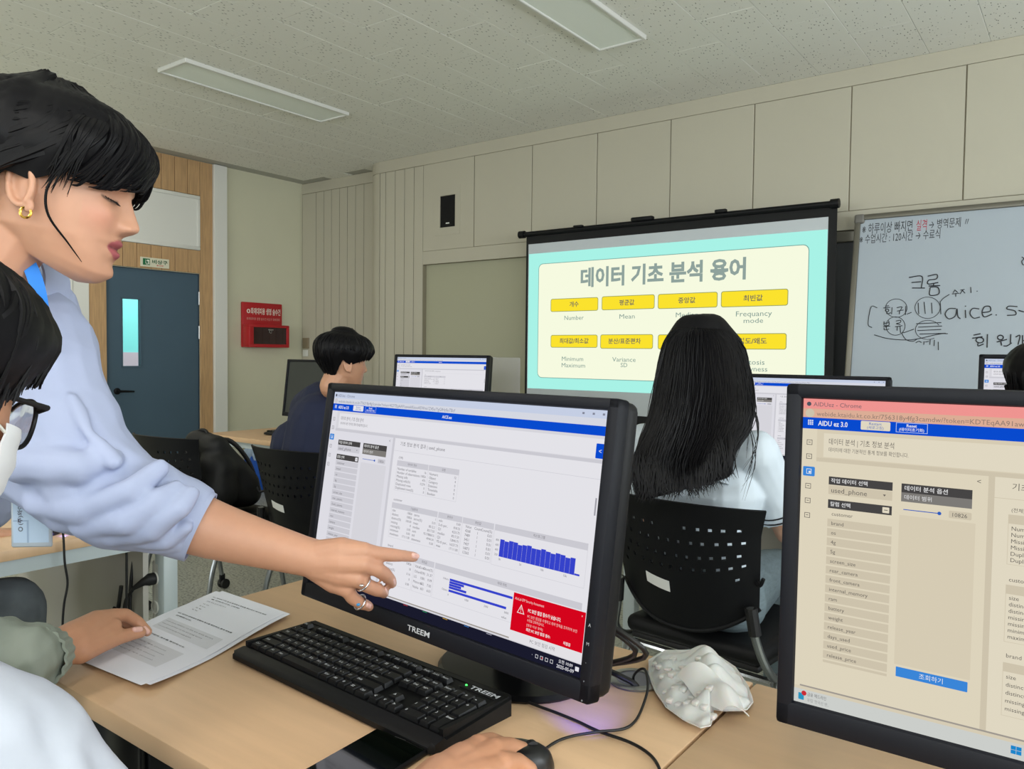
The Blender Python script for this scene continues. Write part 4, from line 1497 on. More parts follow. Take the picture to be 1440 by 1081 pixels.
def make_keyboard(label, loc, rz):
    t = thing('keyboard', label, 'keyboard', loc, rz, 'computer keyboards')
    prof = [(0.0, 0.004), (0.0, 0.011), (0.006, 0.016), (0.022, 0.0185), (0.026, 0.0150), (0.150, 0.0245), (KD, 0.0255), (KD + 0.003, 0.018), (KD - 0.004, 0.0)]
    vs, fs = [], []
    k = len(prof)
    for x, ins in ((0.0, 0.006), (0.006, 0.0), (KW - 0.006, 0.0), (KW, 0.006)):
        for (y, z) in prof:
            yy = min(max(y, ins), KD - ins)
            vs.append((x, yy, max(z - ins * 0.3, 0)))
    for i in range(3):
        for j in range(k):
            fs.append((i * k + j, i * k + (j + 1) % k, (i + 1) * k + (j + 1) % k, (i + 1) * k + j))
    fs.append(tuple(range(k)))
    fs.append(tuple(reversed(range(3 * k, 4 * k))))
    body = MB().add(vs, fs)
    # raised rim and blank areas between the key blocks
    for lo, hi in (((0.006, 0.145), (KW - 0.006, 0.154)), ((0.004, 0.024), (0.011, 0.15)), ((KW - 0.011, 0.024), (KW - 0.004, 0.15))):
        body.box((lo[0], lo[1], 0.012), (hi[0], hi[1], 0.0255))
    ob('case', body, m_kb, t)
    U = (KW - 0.026) / 22.6
    VY = 0.0186
    slope = math.atan2(0.0095, 0.124)
    kids = {}
    legends = MB()

    def key(ux, row, w=1.0, hrows=1.0, txt='', yoff=0.0):
        nonlocal legends
        kk = (round(w, 2), round(hrows, 2))
        if kk not in kids:
            wx, wy, hh = w * U - 0.0016, hrows * VY - 0.0018, 0.0062
            m = MB()
            tpx, tpy = 0.0022, 0.0022
            v = [(0, 0, 0), (wx, 0, 0), (wx, wy, 0), (0, wy, 0), (tpx, tpy, hh), (wx - tpx, tpy, hh), (wx - tpx, wy - tpy * 0.5, hh * 0.94), (tpx, wy - tpy * 0.5, hh * 0.94)]
            m.add(v, [(3, 2, 1, 0), (4, 5, 6, 7), (0, 1, 5, 4), (1, 2, 6, 5), (2, 3, 7, 6), (3, 0, 4, 7)])
            kids[kk] = m.mesh('key', 0.9)
            kids[kk].materials.append(m_key)
        o_ = bpy.data.objects.new('key', kids[kk])
        link(o_, t)
        x, y = 0.013 + ux * U, 0.0265 + row * VY * 0.985 + yoff
        z = 0.0165 + (y - 0.026) * math.tan(slope)
        o_.location = (x, y, z)
        o_.rotation_euler = (slope, 0, 0)
        if txt:
            v, f = glyphs(txt, 0.01)
            if len(v):
                lo, hi = v.min(0), v.max(0)
                sc = 0.0042 / max(hi[1] - lo[1], 0.35)
                sc = min(sc, 0.012 * max(w, 0.9) / max(hi[0] - lo[0], 0.1))
                M = Matrix.Translation((x, y, z)) @ Matrix.Rotation(slope, 4, 'X')
                legends.add([M @ Vector((0.0045 + (p[0] - lo[0]) * sc, hrows * VY - 0.0115 + (p[1] - lo[1]) * sc, 0.00645)) for p in v], f, col=lin('c8ccd2'))

    r5 = ['`1234567890-=', 'QWERTYUIOP[]', "ASDFGHJKL;'", 'ZXCVBNM,./']
    lab = lambda c: c + ' ' + c.lower()
    x = 0.0
    for w, s_ in ((1.25, 'Ctrl'), (1.0, '#'), (1.15, 'Alt'), (1.1, 'Han'), (5.0, ''), (1.1, 'Kor'), (1.1, 'Alt'), (1.0, '#'), (1.05, '='), (1.25, 'Ctrl')):
        key(x, 0, w, 1, s_)
        x += w
    key(0, 1, 2.2, 1, 'Shift')
    for i, c in enumerate(r5[3]):
        key(2.2 + i, 1, 1, 1, lab(c))
    key(12.2, 1, 2.8, 1, 'Shift')
    key(0, 2, 1.75, 1, 'CapsLk')
    for i, c in enumerate(r5[2]):
        key(1.75 + i, 2, 1, 1, lab(c))
    key(12.75, 2, 2.25, 1, 'Enter')
    key(0, 3, 1.5, 1, 'Tab')
    for i, c in enumerate(r5[1]):
        key(1.5 + i, 3, 1, 1, lab(c))
    key(13.5, 3, 1.5, 1, '\\|')
    for i, c in enumerate(r5[0]):
        key(i, 4, 1, 1, c)
    key(13, 4, 2, 1, 'Back')
    fx = [0, 2, 3, 4, 5, 6.5, 7.5, 8.5, 9.5, 11, 12, 13, 14]
    for i, xx in enumerate(fx):
        key(xx, 5, 1, 0.8, 'Esc' if i == 0 else 'F%d' % i, 0.005)
    for i, s_ in enumerate(('PrtSc', 'ScrLk', 'Pause')):
        key(15.3 + i, 5, 1, 0.8, s_, 0.005)
    for i, s_ in enumerate(('Ins', 'Home', 'PgUp')):
        key(15.3 + i, 4, 1, 1, s_)
    for i, s_ in enumerate(('Del', 'End', 'PgDn')):
        key(15.3 + i, 3, 1, 1, s_)
    key(16.3, 1, 1, 1, '^')
    for i, s_ in enumerate(('<', 'v', '>')):
        key(15.3 + i, 0, 1, 1, s_)
    for r, row in ((4, ('Num', '/', '*', '-')), (3, ('7', '8', '9')), (2, ('4', '5', '6')), (1, ('1', '2', '3'))):
        for i, s_ in enumerate(row):
            key(18.6 + i, r, 1, 1, s_)
    key(21.6, 2, 1, 2, '+')
    key(21.6, 0, 1, 2, 'Enter')
    key(18.6, 0, 2, 1, '0')
    key(20.6, 0, 1, 1, '.')
    v, f = glyphs('TREEM', 0.02)
    lo, hi = v.min(0), v.max(0)
    sc = 0.0095 / (hi[1] - lo[1])
    legends.add([(KW - 0.065 + (p[0] - lo[0]) * sc * 1.35, 0.1335 + (p[1] - lo[1]) * sc, 0.0245 + 0.0012) for p in v], f, col=lin('d8dce2'))
    ob('lettering', legends, m_print, t, smooth=0)
    ob('logo_plate', MB().rbox((KW - 0.082, 0.131, 0.015), (KW - 0.010, 0.148, 0.0250), 0.001, 1), m_kb, t)
    ob('lock_light', MB().ball((KW - 0.074, 0.139, 0.0252), (0.0016, 0.0016, 0.001), 10), emitter('green_led', (0.05, 1.0, 0.1), 5.0), t)
    return t


kb1 = make_keyboard('black keyboard with white legends in front of the near monitor', (-1.086, 0.717, DZT), -0.0621)
kb2 = copy_tree(kb1)
pk = on_z(374, 611, DZT)
kb2.location = (pk.x, pk.y - 0.02, DZT)
kb2.rotation_euler = (0, 0, 0.05)
kb2['label'] = 'dark keyboard before the blank monitor on the far desk'

# ------------------------------------------------------------------ mouse, phone, papers, cables
m_mouse = material('black_mouse', '0b0b0d', 0.35)


def make_mouse(label, loc, rz):
    t = thing('mouse', label, 'computer mouse', loc, rz, 'computer mice')
    me = MB()
    n, h = 20, 8
    vs, fs = [], []
    for i in range(h + 1):
        a_ = math.pi / 2 * i / h
        for j in range(n):
            q = 2 * math.pi * j / n
            rr = math.cos(a_) ** 0.55
            vs.append((0.030 * rr * math.cos(q), 0.055 * rr * math.sin(q), 0.036 * math.sin(a_) * (1 - 0.12 * math.sin(q))))
    for i in range(h):
        for j in range(n):
            fs.append((i * n + j, i * n + (j + 1) % n, (i + 1) * n + (j + 1) % n, (i + 1) * n + j))
    fs.append(tuple(reversed(range(n))))
    ob('shell', me.add(vs, fs), m_mouse, t, smooth=1.0)
    ob('wheel', MB().lathe([(0.004, -0.004), (0.008, -0.003), (0.008, 0.003), (0.004, 0.004)], 14, M=Matrix.Translation((0, 0.026, 0.026)) @ Matrix.Rotation(math.radians(90), 4, 'Y')), m_rub, t)
    return t


pm = on_z(718, 1086, DZT)
make_mouse('black mouse under the hand at the bottom edge', (pm.x, pm.y, DZT), math.radians(-32))
ph_a, ph_b, ph_c = on_z(530, 1023, DZT + 0.008), on_z(606, 1051, DZT + 0.008), on_z(437, 1083, DZT + 0.008)
px_ = (ph_b - ph_a)
pw = px_.length
px_.normalize()
py_ = (ph_a - ph_c)
py_ = (py_ - px_ * py_.dot(px_)).normalized()
ph = thing('smartphone', 'black smartphone with a dark screen lying in front of the keyboard', 'phone', ph_a - Vector((0, 0, 0.008)))
Mph = frame_m((0, 0, 0), px_, py_, (0, 0, 1))
ob('body', MB().rbox((0, -0.155, 0), (pw, 0, 0.0085), 0.004, 3, M=Mph), m_black, ph)
ob('glass', MB().rbox((0.003, -0.152, 0.0083), (pw - 0.003, -0.003, 0.0089), 0.0003, 1, M=Mph), material('phone_glass', '050a07', 0.06, coat=0.6), ph)
ob('speaker_slit', MB().box((pw * 0.4, -0.006, 0.0089), (pw * 0.6, -0.0048, 0.0091), M=Mph), material('slit', '2a2a2a', 0.5), ph)

# two printed sheets, the upper one slightly curled
m_paper = material('white_paper', 'e4e5ee', 0.7)
c0, c1, c2 = on_z(183, 980, DZT + 0.002), on_z(399, 869, DZT + 0.002), on_z(308, 838, DZT + 0.004)
ux_ = (c2 - c1)
ux_.normalize()
uy_ = (c0 - c1)
plen = min(uy_.length, 0.335)
uy_.normalize()


def sheet(label, off, zoff, text):
    o_ = thing('paper_sheet', label, 'paper', c1 + off, 0, 'printed sheets')

    def fn(u, v):
        p = ux_ * (0.212 * (1 - u)) + uy_ * (plen * v)
        z = zoff + 0.004 * math.sin(v * 5 + u) + 0.010 * max(0, v - 0.6) * (u) * 1.5 + 0.012 * max(0, 0.25 - v) * (1 - u) * 2
        return (p.x, p.y, z + 0.003)
    ob('page', MB().sheet(fn, 12, 16, 0.0003), m_paper, o_, smooth=1.0)
    if text:
        pm_ = MB()

        def put(t_, u0, v0, h_, c, bold=0.0, wmax=None):
            v_, f_ = glyphs(t_, bold)
            lo_, hi_ = v_.min(0), v_.max(0)
            sc_ = h_ / (hi_[1] - lo_[1])
            sx_ = sc_ if wmax is None else wmax / (hi_[0] - lo_[0])
            pts = []
            for q in v_:
                u = u0 + (q[0] - lo_[0]) * sx_ / 0.212
                v = v0 - (q[1] - lo_[1]) * sc_ / plen
                p = Vector(fn(u, v))
                pts.append(p + Vector((0, 0, 0.0006)))
            pm_.add(pts, f_, col=lin(c))

        def block(u0, v0, u1, v1, c):
            n_ = 8
            g = [[Vector(fn(u0 + (u1 - u0) * i / n_, v0 + (v1 - v0) * j / n_)) + Vector((0, 0, 0.0004)) for j in range(n_ + 1)] for i in range(n_ + 1)]
            for i in range(n_):
                for j in range(n_):
                    pm_.add([g[i][j], g[i][j + 1], g[i + 1][j + 1], g[i + 1][j]], [(0, 1, 2, 3)], col=lin(c))
        put('Q1. 데이터 기초 분석 결과에서 정보를 확인하고 데이터 범위', 0.10, 0.085, 0.0042, '30323a', 0.02, 0.165)
        put('를 선택하시오. (전체)', 0.13, 0.115, 0.0042, '30323a', 0.02, 0.09)
        put('기초 정보 분석 확인하기', 0.13, 0.15, 0.0036, '5a5c66', 0, 0.06)
        for k_ in range(4):
            put(('1) os', '2) ram', '3) 4g', '4) 5g')[k_], 0.15, 0.19 + 0.03 * k_, 0.0036, '40424a', 0, 0.018)
        put('Q2. 데이터 전체에서 칼럼의 개수를 확인하고, 통계 정보를', 0.10, 0.36, 0.0042, '30323a', 0.02, 0.165)
        put('선택하시오.', 0.13, 0.39, 0.0042, '30323a', 0.02, 0.05)
        block(0.12, 0.43, 0.90, 0.55, 'd2d3da')
        for k_ in range(3):
            put('used_phone 데이터의 기초 정보 분석 결과를 확인하여', 0.15, 0.465 + 0.03 * k_, 0.0034, '5a5c66', 0, 0.14 - 0.02 * k_)
        put('Q3. 최빈값의 개수를 확인하시오.', 0.10, 0.61, 0.0042, '30323a', 0.02, 0.13)
        block(0.12, 0.65, 0.80, 0.83, 'd2d3da')
        for k_ in range(4):
            put('최빈값의 개수 (Count)', 0.15, 0.69 + 0.035 * k_, 0.0034, '5a5c66', 0, 0.10 + 0.01 * (k_ % 2))
        ob('lettering', pm_, m_print, o_, smooth=0)


sheet('lower of two printed sheets, peeping out under the upper one', Vector((0.006, 0.010, 0)), 0.0, False)
sheet('upper printed sheet with question text under the resting hand', Vector((0, 0, 0)), 0.0012, True)

m_cable = material('black_cable', '08080a', 0.45)


def cable(label, pts, r, name='cable'):
    return tag(ob(name, MB().tube(catmull(pts, 6), r, 8), m_cable, smooth=1.2), label, 'cable')


Z = DZT + 0.0035
cable('black keyboard cable running over the desk to the bottom edge', [on_z(x, y, Z) for x, y in ((716, 974), (745, 988), (780, 1001), (812, 1014), (842, 1028), (887, 1044), (914, 1061), (927, 1080), (929, 1100), (920, 1130))], 0.0021)
cable('thin black mouse cable looping up to the desk grommet', [on_z(x, y, Z + dz_) for x, y, dz_ in ((737, 1084, 0.012), (746, 1071, 0.004), (775, 1047, 0), (800, 1036, 0.001), (839, 1029, 0.0045), (875, 1025, 0.001), (892, 1015, 0), (903, 995, 0.004), (911, 967, 0.018), (908, 943, 0.030), (900, 941, 0.028), (891, 951, 0.012), (893, 966, -0.006))], 0.0019)
for lab_, dx in (('thick black monitor cable entering the desk grommet', 0), ('second thick black monitor cable beside the first one', 0.016)):
    p0 = M1BL + Vector((SW - 0.10 + dx, 0.10, 0.02))
    g = on_z(893 + dx * 150, 964, Z)
    cable(lab_, [p0, p0 + Vector((0.07, 0.03, -0.05)), on_z(848 + dx * 200, 936, Z + 0.022), on_z(872 + dx * 200, 951, Z + 0.010), g, g + Vector((0.004, 0.004, -0.03))], 0.0038)
gr = on_z(893, 957, DZT)
gm = thing('desk_grommet', 'oval silver cable grommet in the near desk top', 'grommet', gr)
ob('ring', MB().lathe([(0.040, 0.0), (0.041, 0.003), (0.034, 0.005), (0.029, 0.0042)], 36, cap=False).lathe([(0.041, 0.0005), (0.029, 0.0005)], 36, cap=False), m_steel, gm)
ob('cover', MB().lathe([(0.030, 0.0006), (0.030, 0.0030)], 30), material('grey_grommet_cover', '6d6d76', 0.35), gm)

# crumpled silicone keyboard cover -----------------------------------------
kc = thing('keyboard_cover', 'crumpled translucent white silicone keyboard cover on the near desk', 'keyboard cover', on_z(985, 985, DZT))
kcl = kc.location.copy()
m_sil = material('milky_silicone', 'd8d5d2', 0.35, alpha=0.86, sss=0.3)
rim_px = [(912, 935), (935, 921), (962, 921), (990, 919), (1012, 930), (1034, 945), (1052, 972), (1059, 995), (1050, 1006), (1020, 1008), (1003, 1006), (999, 1029), (985, 1032), (960, 1020), (936, 1002), (920, 978), (912, 955)]
rimw = [on_z(x, y, DZT) - kcl for x, y in rim_px]
nr = len(rimw)


def cover(u, v):
    s_ = u * nr
    i = int(s_) % nr
    f_ = s_ - int(s_)
    p = rimw[i].lerp(rimw[(i + 1) % nr], f_)
    c_ = Vector((0.004, 0.012, 0))
    q = c_.lerp(p, v)
    dome = (1 - v ** 2.6) * 0.034
    ridge = 0.010 * math.sin(q.x * 70 + q.y * 40) * (1 - v ** 4) + 0.006 * math.sin(q.x * 130 - q.y * 90 + 1)
    lip = 0.006 * (1 if v > 0.97 else 0)
    return (q.x, q.y, max(0.0015, 0.003 + dome + ridge * (1 - v ** 6)) + lip)


ob('skin', MB().sheet(cover, 68, 22, 0.0012, wrap=True), m_sil, kc, smooth=1.2)


def flap(u, v):
    u = 0.9 * u
    a0, a1 = on_z(985, 955, DZT + 0.035) - kcl, on_z(1040, 1018, DZT + 0.006) - kcl
    c_ = a0.lerp(a1, u)
    side = Vector((0.030, 0.012, 0))
    w_ = (v - 0.5) * 2
    return c_ + side * w_ * (1.05 - 0.62 * u * u) + Vector((0, 0, 0.006 * u * u + 0.022 * (1 - w_ * w_) * (1 - 0.3 * u) + 0.004 * math.sin(u * 9 + v * 5)))


ob('folded_flap', MB().sheet(flap, 20, 14, 0.0012), m_sil, kc, smooth=1.2)
em = MB()
surf = [Vector(cover(i_ / 68, j_ / 22)) for i_ in range(68) for j_ in range(23)]
for r in range(6):
    for c in range(5):
        a_ = on_z(922 + r * 12 + c * 5, 946 + c * 13 + r * 4, DZT) - kcl
        z_ = sorted(surf, key=lambda p: (p.x - a_.x) ** 2 + (p.y - a_.y) ** 2)[:4]
        z_ = sum(p.z for p in z_) / 4
        em.rbox((a_.x - 0.0045, a_.y - 0.0065, z_ - 0.004), (a_.x + 0.0045, a_.y + 0.0065, z_ + 0.0022), 0.0018, 2)
o = ob('key_dimples', em, m_sil, kc, smooth=1.0)
o['kind'] = 'stuff'

# power strip on the aisle desk, plugs and hanging cables ----------------------
psx = on_y(216, 800, 1.19)
stp = thing('power_strip', 'white power strip mounted upright on the aisle desk leg', 'power strip', (-2.19, 1.185, 0.36))
ob('housing', MB().rbox((0, 0, 0), (0.045, 0.05, 0.27), 0.008, 2), m_white, stp)
for k, z in enumerate((0.05, 0.135, 0.22)):
    s_ = ob('socket', MB().lathe([(0.019, 0), (0.019, 0.004), (0.015, 0.004), (0.015, 0.001)], 20, cap=False, M=Matrix.Translation((0.0225, 0.0, z)) @ Matrix.Rotation(math.radians(90), 4, 'X')), m_white, stp)
for k, z in enumerate((0.05, 0.22)):
    tag(ob('plug', MB().tube([(-2.168, 1.185, 0.36 + z), (-2.168, 1.165, 0.36 + z), (-2.17, 1.150, 0.36 + z - 0.004), (-2.185, 1.130, 0.36 + z - 0.02)], [0.018, 0.018, 0.011, 0.006], 12), m_rub), ('lower', 'upper')[k] + ' black plug in the power strip on the aisle desk', 'plug')
    cable(('lower', 'upper')[k] + ' black cord looping from its plug under the aisle desk', [(-2.185, 1.130, 0.36 + z - 0.02), (-2.215, 1.12, 0.36 + z - 0.07), (-2.235, 1.13, 0.40), (-2.215, 1.14, 0.28 + 0.04 * k), (-2.20, 1.13, 0.36), (-2.225, 1.14, 0.52), (-2.235, 1.16, 0.66)], 0.005, 'power_cable')
cable('bundled black cord tied beside the power strip', [(-2.235, 1.12, 0.56), (-2.25, 1.11, 0.42), (-2.225, 1.10, 0.30), (-2.205, 1.11, 0.40), (-2.235, 1.10, 0.50), (-2.25, 1.09, 0.36), (-2.22, 1.09, 0.27), (-2.205, 1.10, 0.36), (-2.225, 1.10, 0.47)], 0.006, 'power_cable')
cable('thin black cord hanging at the aisle desk, nearer the power strip', [on_y(178, y, 1.10 - 0.0 * y) for y in (768, 790, 812, 835, 860, 890)], 0.0035)
pc = [on_x(x, y, -2.09) for x, y in ((60, 752), (76, 747), (86, 745), (89, 753), (91, 790), (95, 820), (90, 850), (88, 885), (90, 930))]
cable('thin black mouse cord hanging over the aisle desk edge', pc, 0.003)
mp_ = on_z(74, 750, DZT)
make_mouse('black mouse with a blue glow on the aisle desk', (mp_.x - 0.02, mp_.y, DZT), math.radians(60))
gl = bpy.data.lights.new('mouse_glow', 'POINT')
gl.energy, gl.color, gl.shadow_soft_size = 0.02, (0.2, 0.2, 1.0), 0.004
glo = link(bpy.data.objects.new('mouse_glow', gl))
glo.location = on_z(90, 750, DZT + 0.006)

# blue bin with a clear bag ---------------------------------------------------
bn = thing('waste_bin', 'blue plastic waste bin with a clear bag under the far desk', 'bin', (-5.99, 4.26, 0), 0.0)
mb = MB()


def tapered(mb, w0, d0, w1, d1, z0, z1, t_=0.006):
    for lo in (0, 1):
        pass
    o_ = [(-w0, -d0, z0), (w0, -d0, z0), (w0, d0, z0), (-w0, d0, z0), (-w1, -d1, z1), (w1, -d1, z1), (w1, d1, z1), (-w1, d1, z1)]
    i_ = [(x * 0.95, y * 0.95, z if z > z0 else z + t_) for x, y, z in o_]
    mb.add(o_ + i_, [(3, 2, 1, 0), (0, 1, 5, 4), (1, 2, 6, 5), (2, 3, 7, 6), (3, 0, 4, 7), (8, 9, 10, 11), (12, 13, 9, 8), (13, 14, 10, 9), (14, 15, 11, 10), (15, 12, 8, 11), (4, 5, 13, 12), (5, 6, 14, 13), (6, 7, 15, 14), (7, 4, 12, 15)])
    return mb


ob('bucket', tapered(mb, 0.10, 0.075, 0.115, 0.09, 0.0, 0.33), material('blue_plastic', '1452b4', 0.4), bn, smooth=0)


def bag(u, v):
    q = u * 2 * math.pi
    k_ = 1.0 + 0.05 * math.sin(q * 9) + 0.04 * math.sin(q * 5 + 1)
    sq = 1 / max(abs(math.cos(q)), abs(math.sin(q))) ** 0.75
    r = (0.112 + 0.018 * math.sin(v * 3.14)) * k_
    return (r * sq * math.cos(q), r * 0.8 * sq * math.sin(q), 0.375 - 0.085 * v + 0.010 * math.sin(q * 7) * (v + 0.2))


ob('bag', MB().sheet(bag, 64, 6, 0.0008, wrap=True), material('clear_bag', 'b9cfe6', 0.2, alpha=0.55), bn, smooth=1.2)

# black bag on the empty chair ---------------------------------------------------
bk = thing('backpack', 'black backpack slumped on the empty chair', 'bag', (-3.36, 2.17, 0.478))
b = MB()
b.chain([((-0.09, -0.08, 0.11), 0.10), ((-0.08, -0.08, 0.24), 0.09), ((-0.06, -0.09, 0.33), 0.06)])
b.chain([((-0.06, -0.09, 0.33), 0.06), ((0.07, -0.07, 0.31), 0.06), ((0.09, 0.06, 0.12), 0.08)])
b.chain([((0.09, -0.08, 0.11), 0.10), ((0.08, -0.07, 0.22), 0.09)])
b.chain([((-0.08, 0.05, 0.10), 0.095), ((0.07, 0.05, 0.10), 0.09)])
b.chain([((0.02, 0.11, 0.08), 0.075), ((0.10, 0.08, 0.08), 0.065)])
ob('sack', remesh(b, 0.008, 26, warp=lambda co, nn: np.column_stack([co[:, 0], co[:, 1], np.maximum(co[:, 2], 0.002)]) + nn * (0.006 * wave_noise(co, 30, 2))[:, None]), material('black_nylon', '08080a', 0.6, bump=(300, 0.3, 0.001)), bk)
ob('strap', MB().tube(catmull([(-0.12, -0.02, 0.30), (-0.02, 0.05, 0.33), (0.08, 0.09, 0.24), (0.13, 0.11, 0.12)], 6), 0.012, 8, flat=0.3), m_rub, bk)
ob('carry_loop', MB().tube(catmull([(-0.06, -0.09, 0.35), (-0.04, -0.09, 0.385), (0.0, -0.08, 0.385), (0.02, -0.08, 0.35)], 6), 0.008, 8), m_rub, bk)

# computer tower hung under the near desk
ct_ = thing('computer_tower', 'black computer tower hung under the left end of the near desk', 'computer', (-1.30, 0.60, 0.16))
ob('case', MB().rbox((0, 0, 0), (0.18, 0.42, 0.50), 0.006, 2), m_black, ct_)
ob('front_panel', MB().rbox((0.004, -0.012, 0.004), (0.176, 0.0, 0.496), 0.005, 2), m_gloss, ct_)
ob('hanger', MB().box((-0.004, 0.18, -0.004), (0.184, 0.24, 0.0)).box((-0.008, 0.18, -0.004), (-0.001, 0.24, 0.56)).box((0.181, 0.18, -0.004), (0.188, 0.24, 0.56)), m_rub, ct_)
# ------------------------------------------------------------------ people: shared shapes
m_skin = material('skin', 'c99a7c', 0.5, attr='Col', sss=0.12, noise_scale=60, noise_amt=0.03)
m_hair = material('black_hair', '0b0a0c', 0.42, bump=(14, 0.5, 0.004), stretch=(10, 10, 1.2))


def strand_material():
    m = bpy.data.materials.new('black_hair_strands')
    m.use_nodes = True
    b_ = m.node_tree.nodes['Principled BSDF']
    b_.inputs['Base Color'].default_value = (0.004, 0.0037, 0.0045, 1)
    b_.inputs['Roughness'].default_value = 0.46
    b_.inputs['Specular IOR Level'].default_value = 0.14
    return m


m_strand = strand_material()
HZ = np.array([-0.012, 0, 0.012, 0.03, 0.05, 0.07, 0.09, 0.11, 0.125, 0.145, 0.165, 0.185, 0.2, 0.212, 0.219])
HF = np.array([0.048, 0.070, 0.082, 0.085, 0.086, 0.088, 0.0885, 0.0885, 0.092, 0.0925, 0.086, 0.070, 0.049, 0.022, -0.005])
HB = np.array([-0.03, -0.035, -0.04, -0.05, -0.060, -0.070, -0.083, -0.093, -0.098, -0.100, -0.095, -0.081, -0.063, -0.040, -0.015])
HW = np.array([0.030, 0.038, 0.045, 0.053, 0.060, 0.064, 0.068, 0.0705, 0.0725, 0.0735, 0.070, 0.059, 0.045, 0.026, 0.006])


def head_pt(th, z, off=0.0):
    """point on the plain skull surface, th from the front, left positive; off outwards"""
    xf, xb, w = np.interp(z, HZ, HF), np.interp(z, HZ, HB), np.interp(z, HZ, HW)
    c, a_ = (xf + xb) / 2, (xf - xb) / 2
    n = 2 / 2.2
    cs, sn = math.cos(th), math.sin(th)
    x = c + a_ * math.copysign(abs(cs) ** n, cs)
    y = w * math.copysign(abs(sn) ** n, sn)
    if off:
        g = Vector(((x - c) / max(a_, 0.03) ** 2, y / max(w, 0.03) ** 2, (z - 0.115) / 0.104 ** 2))
        g.normalize()
        return Vector((x, y, z)) + g * off
    return Vector((x, y, z))


NOZ = [0.064, 0.069, 0.0735, 0.078, 0.083, 0.09, 0.098, 0.106, 0.113, 0.122]
NOA = [0.0, 0.010, 0.0195, 0.0215, 0.0195, 0.0155, 0.0115, 0.0075, 0.004, 0.0]


def add_head(mb, HM, nose=1.0, s=1.0):
    n, zs = 88, np.concatenate([np.arange(-0.012, 0.13, 0.0022), np.linspace(0.131, 0.219, 26)])
    vs = []
    for z in zs:
        sg = np.interp(z, [0.066, 0.078, 0.095, 0.115], [0.0125, 0.0125, 0.008, 0.008])
        na = np.interp(z, NOZ, NOA) * nose
        for j in range(n):
            th = 2 * math.pi * j / n
            # more samples over the face
            th = th - 0.55 * math.sin(th) * 0.9
            p = head_pt(th, z)
            dx = 0.0
            if abs(th) < 1.5 or abs(th) > 4.78:
                y = p.y
                ay = abs(y)
                G = lambda v, c, w: math.exp(-((v - c) / w) ** 2)
                dx += na * G(y, 0, sg)
                dx += 0.0075 * nose * G(ay, 0.0125, 0.0055) * G(z, 0.0735, 0.0060)
                dx += 0.0065 * G(z, 0.0545, 0.0050) * G(y, 0, 0.0185) + 0.0070 * G(z, 0.0405, 0.0055) * G(y, 0, 0.0165)
                dx -= 0.0060 * G(z, 0.0478, 0.0022) * G(y, 0, 0.021)
                dx += 0.0060 * G(z, 0.014, 0.012) * G(y, 0, 0.017) - 0.0025 * G(z, 0.029, 0.006) * G(y, 0, 0.02)
                dx -= 0.0100 * G(ay, 0.029, 0.0135) * G(z, 0.1055, 0.0100)
                dx += 0.0060 * G(ay, 0.031, 0.0100) * G(z, 0.1040, 0.0060)
                dx += 0.0030 * G(ay, 0.028, 0.018) * G(z, 0.121, 0.006)
                dx += 0.0050 * G(ay, 0.040, 0.016) * G(z, 0.083, 0.015)
            zz = z + max(0.0, 0.072 - p.x) * 0.42 * max(0.0, 1 - (z + 0.012) / 0.06)
            vs.append(HM @ (Vector((p.x + dx, p.y, zz)) * s))
    fs = []
    for i in range(len(zs) - 1):
        for j in range(n):
            fs.append((i * n + j, i * n + (j + 1) % n, (i + 1) * n + (j + 1) % n, (i + 1) * n + j))
    fs.append(tuple(reversed(range(n))))
    fs.append(tuple((len(zs) - 1) * n + j for j in range(n)))
    mb.add(vs, fs)
    for sd in (-1, 1):
        E_ = HM @ Matrix.Diagonal((s, s, s, 1))
        R_ = E_ @ Matrix.Translation((0.0, sd * 0.0675, 0.092)) @ Matrix.Rotation(sd * 0.35, 4, 'Z') @ Matrix.Rotation(-0.22, 4, 'Y')
        el = [(R_ @ Vector((0.015 * math.cos(t) - 0.003, sd * 0.010, 0.026 * math.sin(t) + 0.002)), 0.0040) for t in [math.radians(k) for k in range(-60, 261, 20)]]
        mb.chain(el, 8)
        mb.ball((0, 0, 0), (0.013, 0.0060, 0.023), 14, M=R_ @ Matrix.Translation((0, sd * 0.004, 0)))
        mb.ball((0, 0, 0), (0.0075, 0.005, 0.009), 10, M=R_ @ Matrix.Translation((0.004, sd * 0.006, -0.025)))


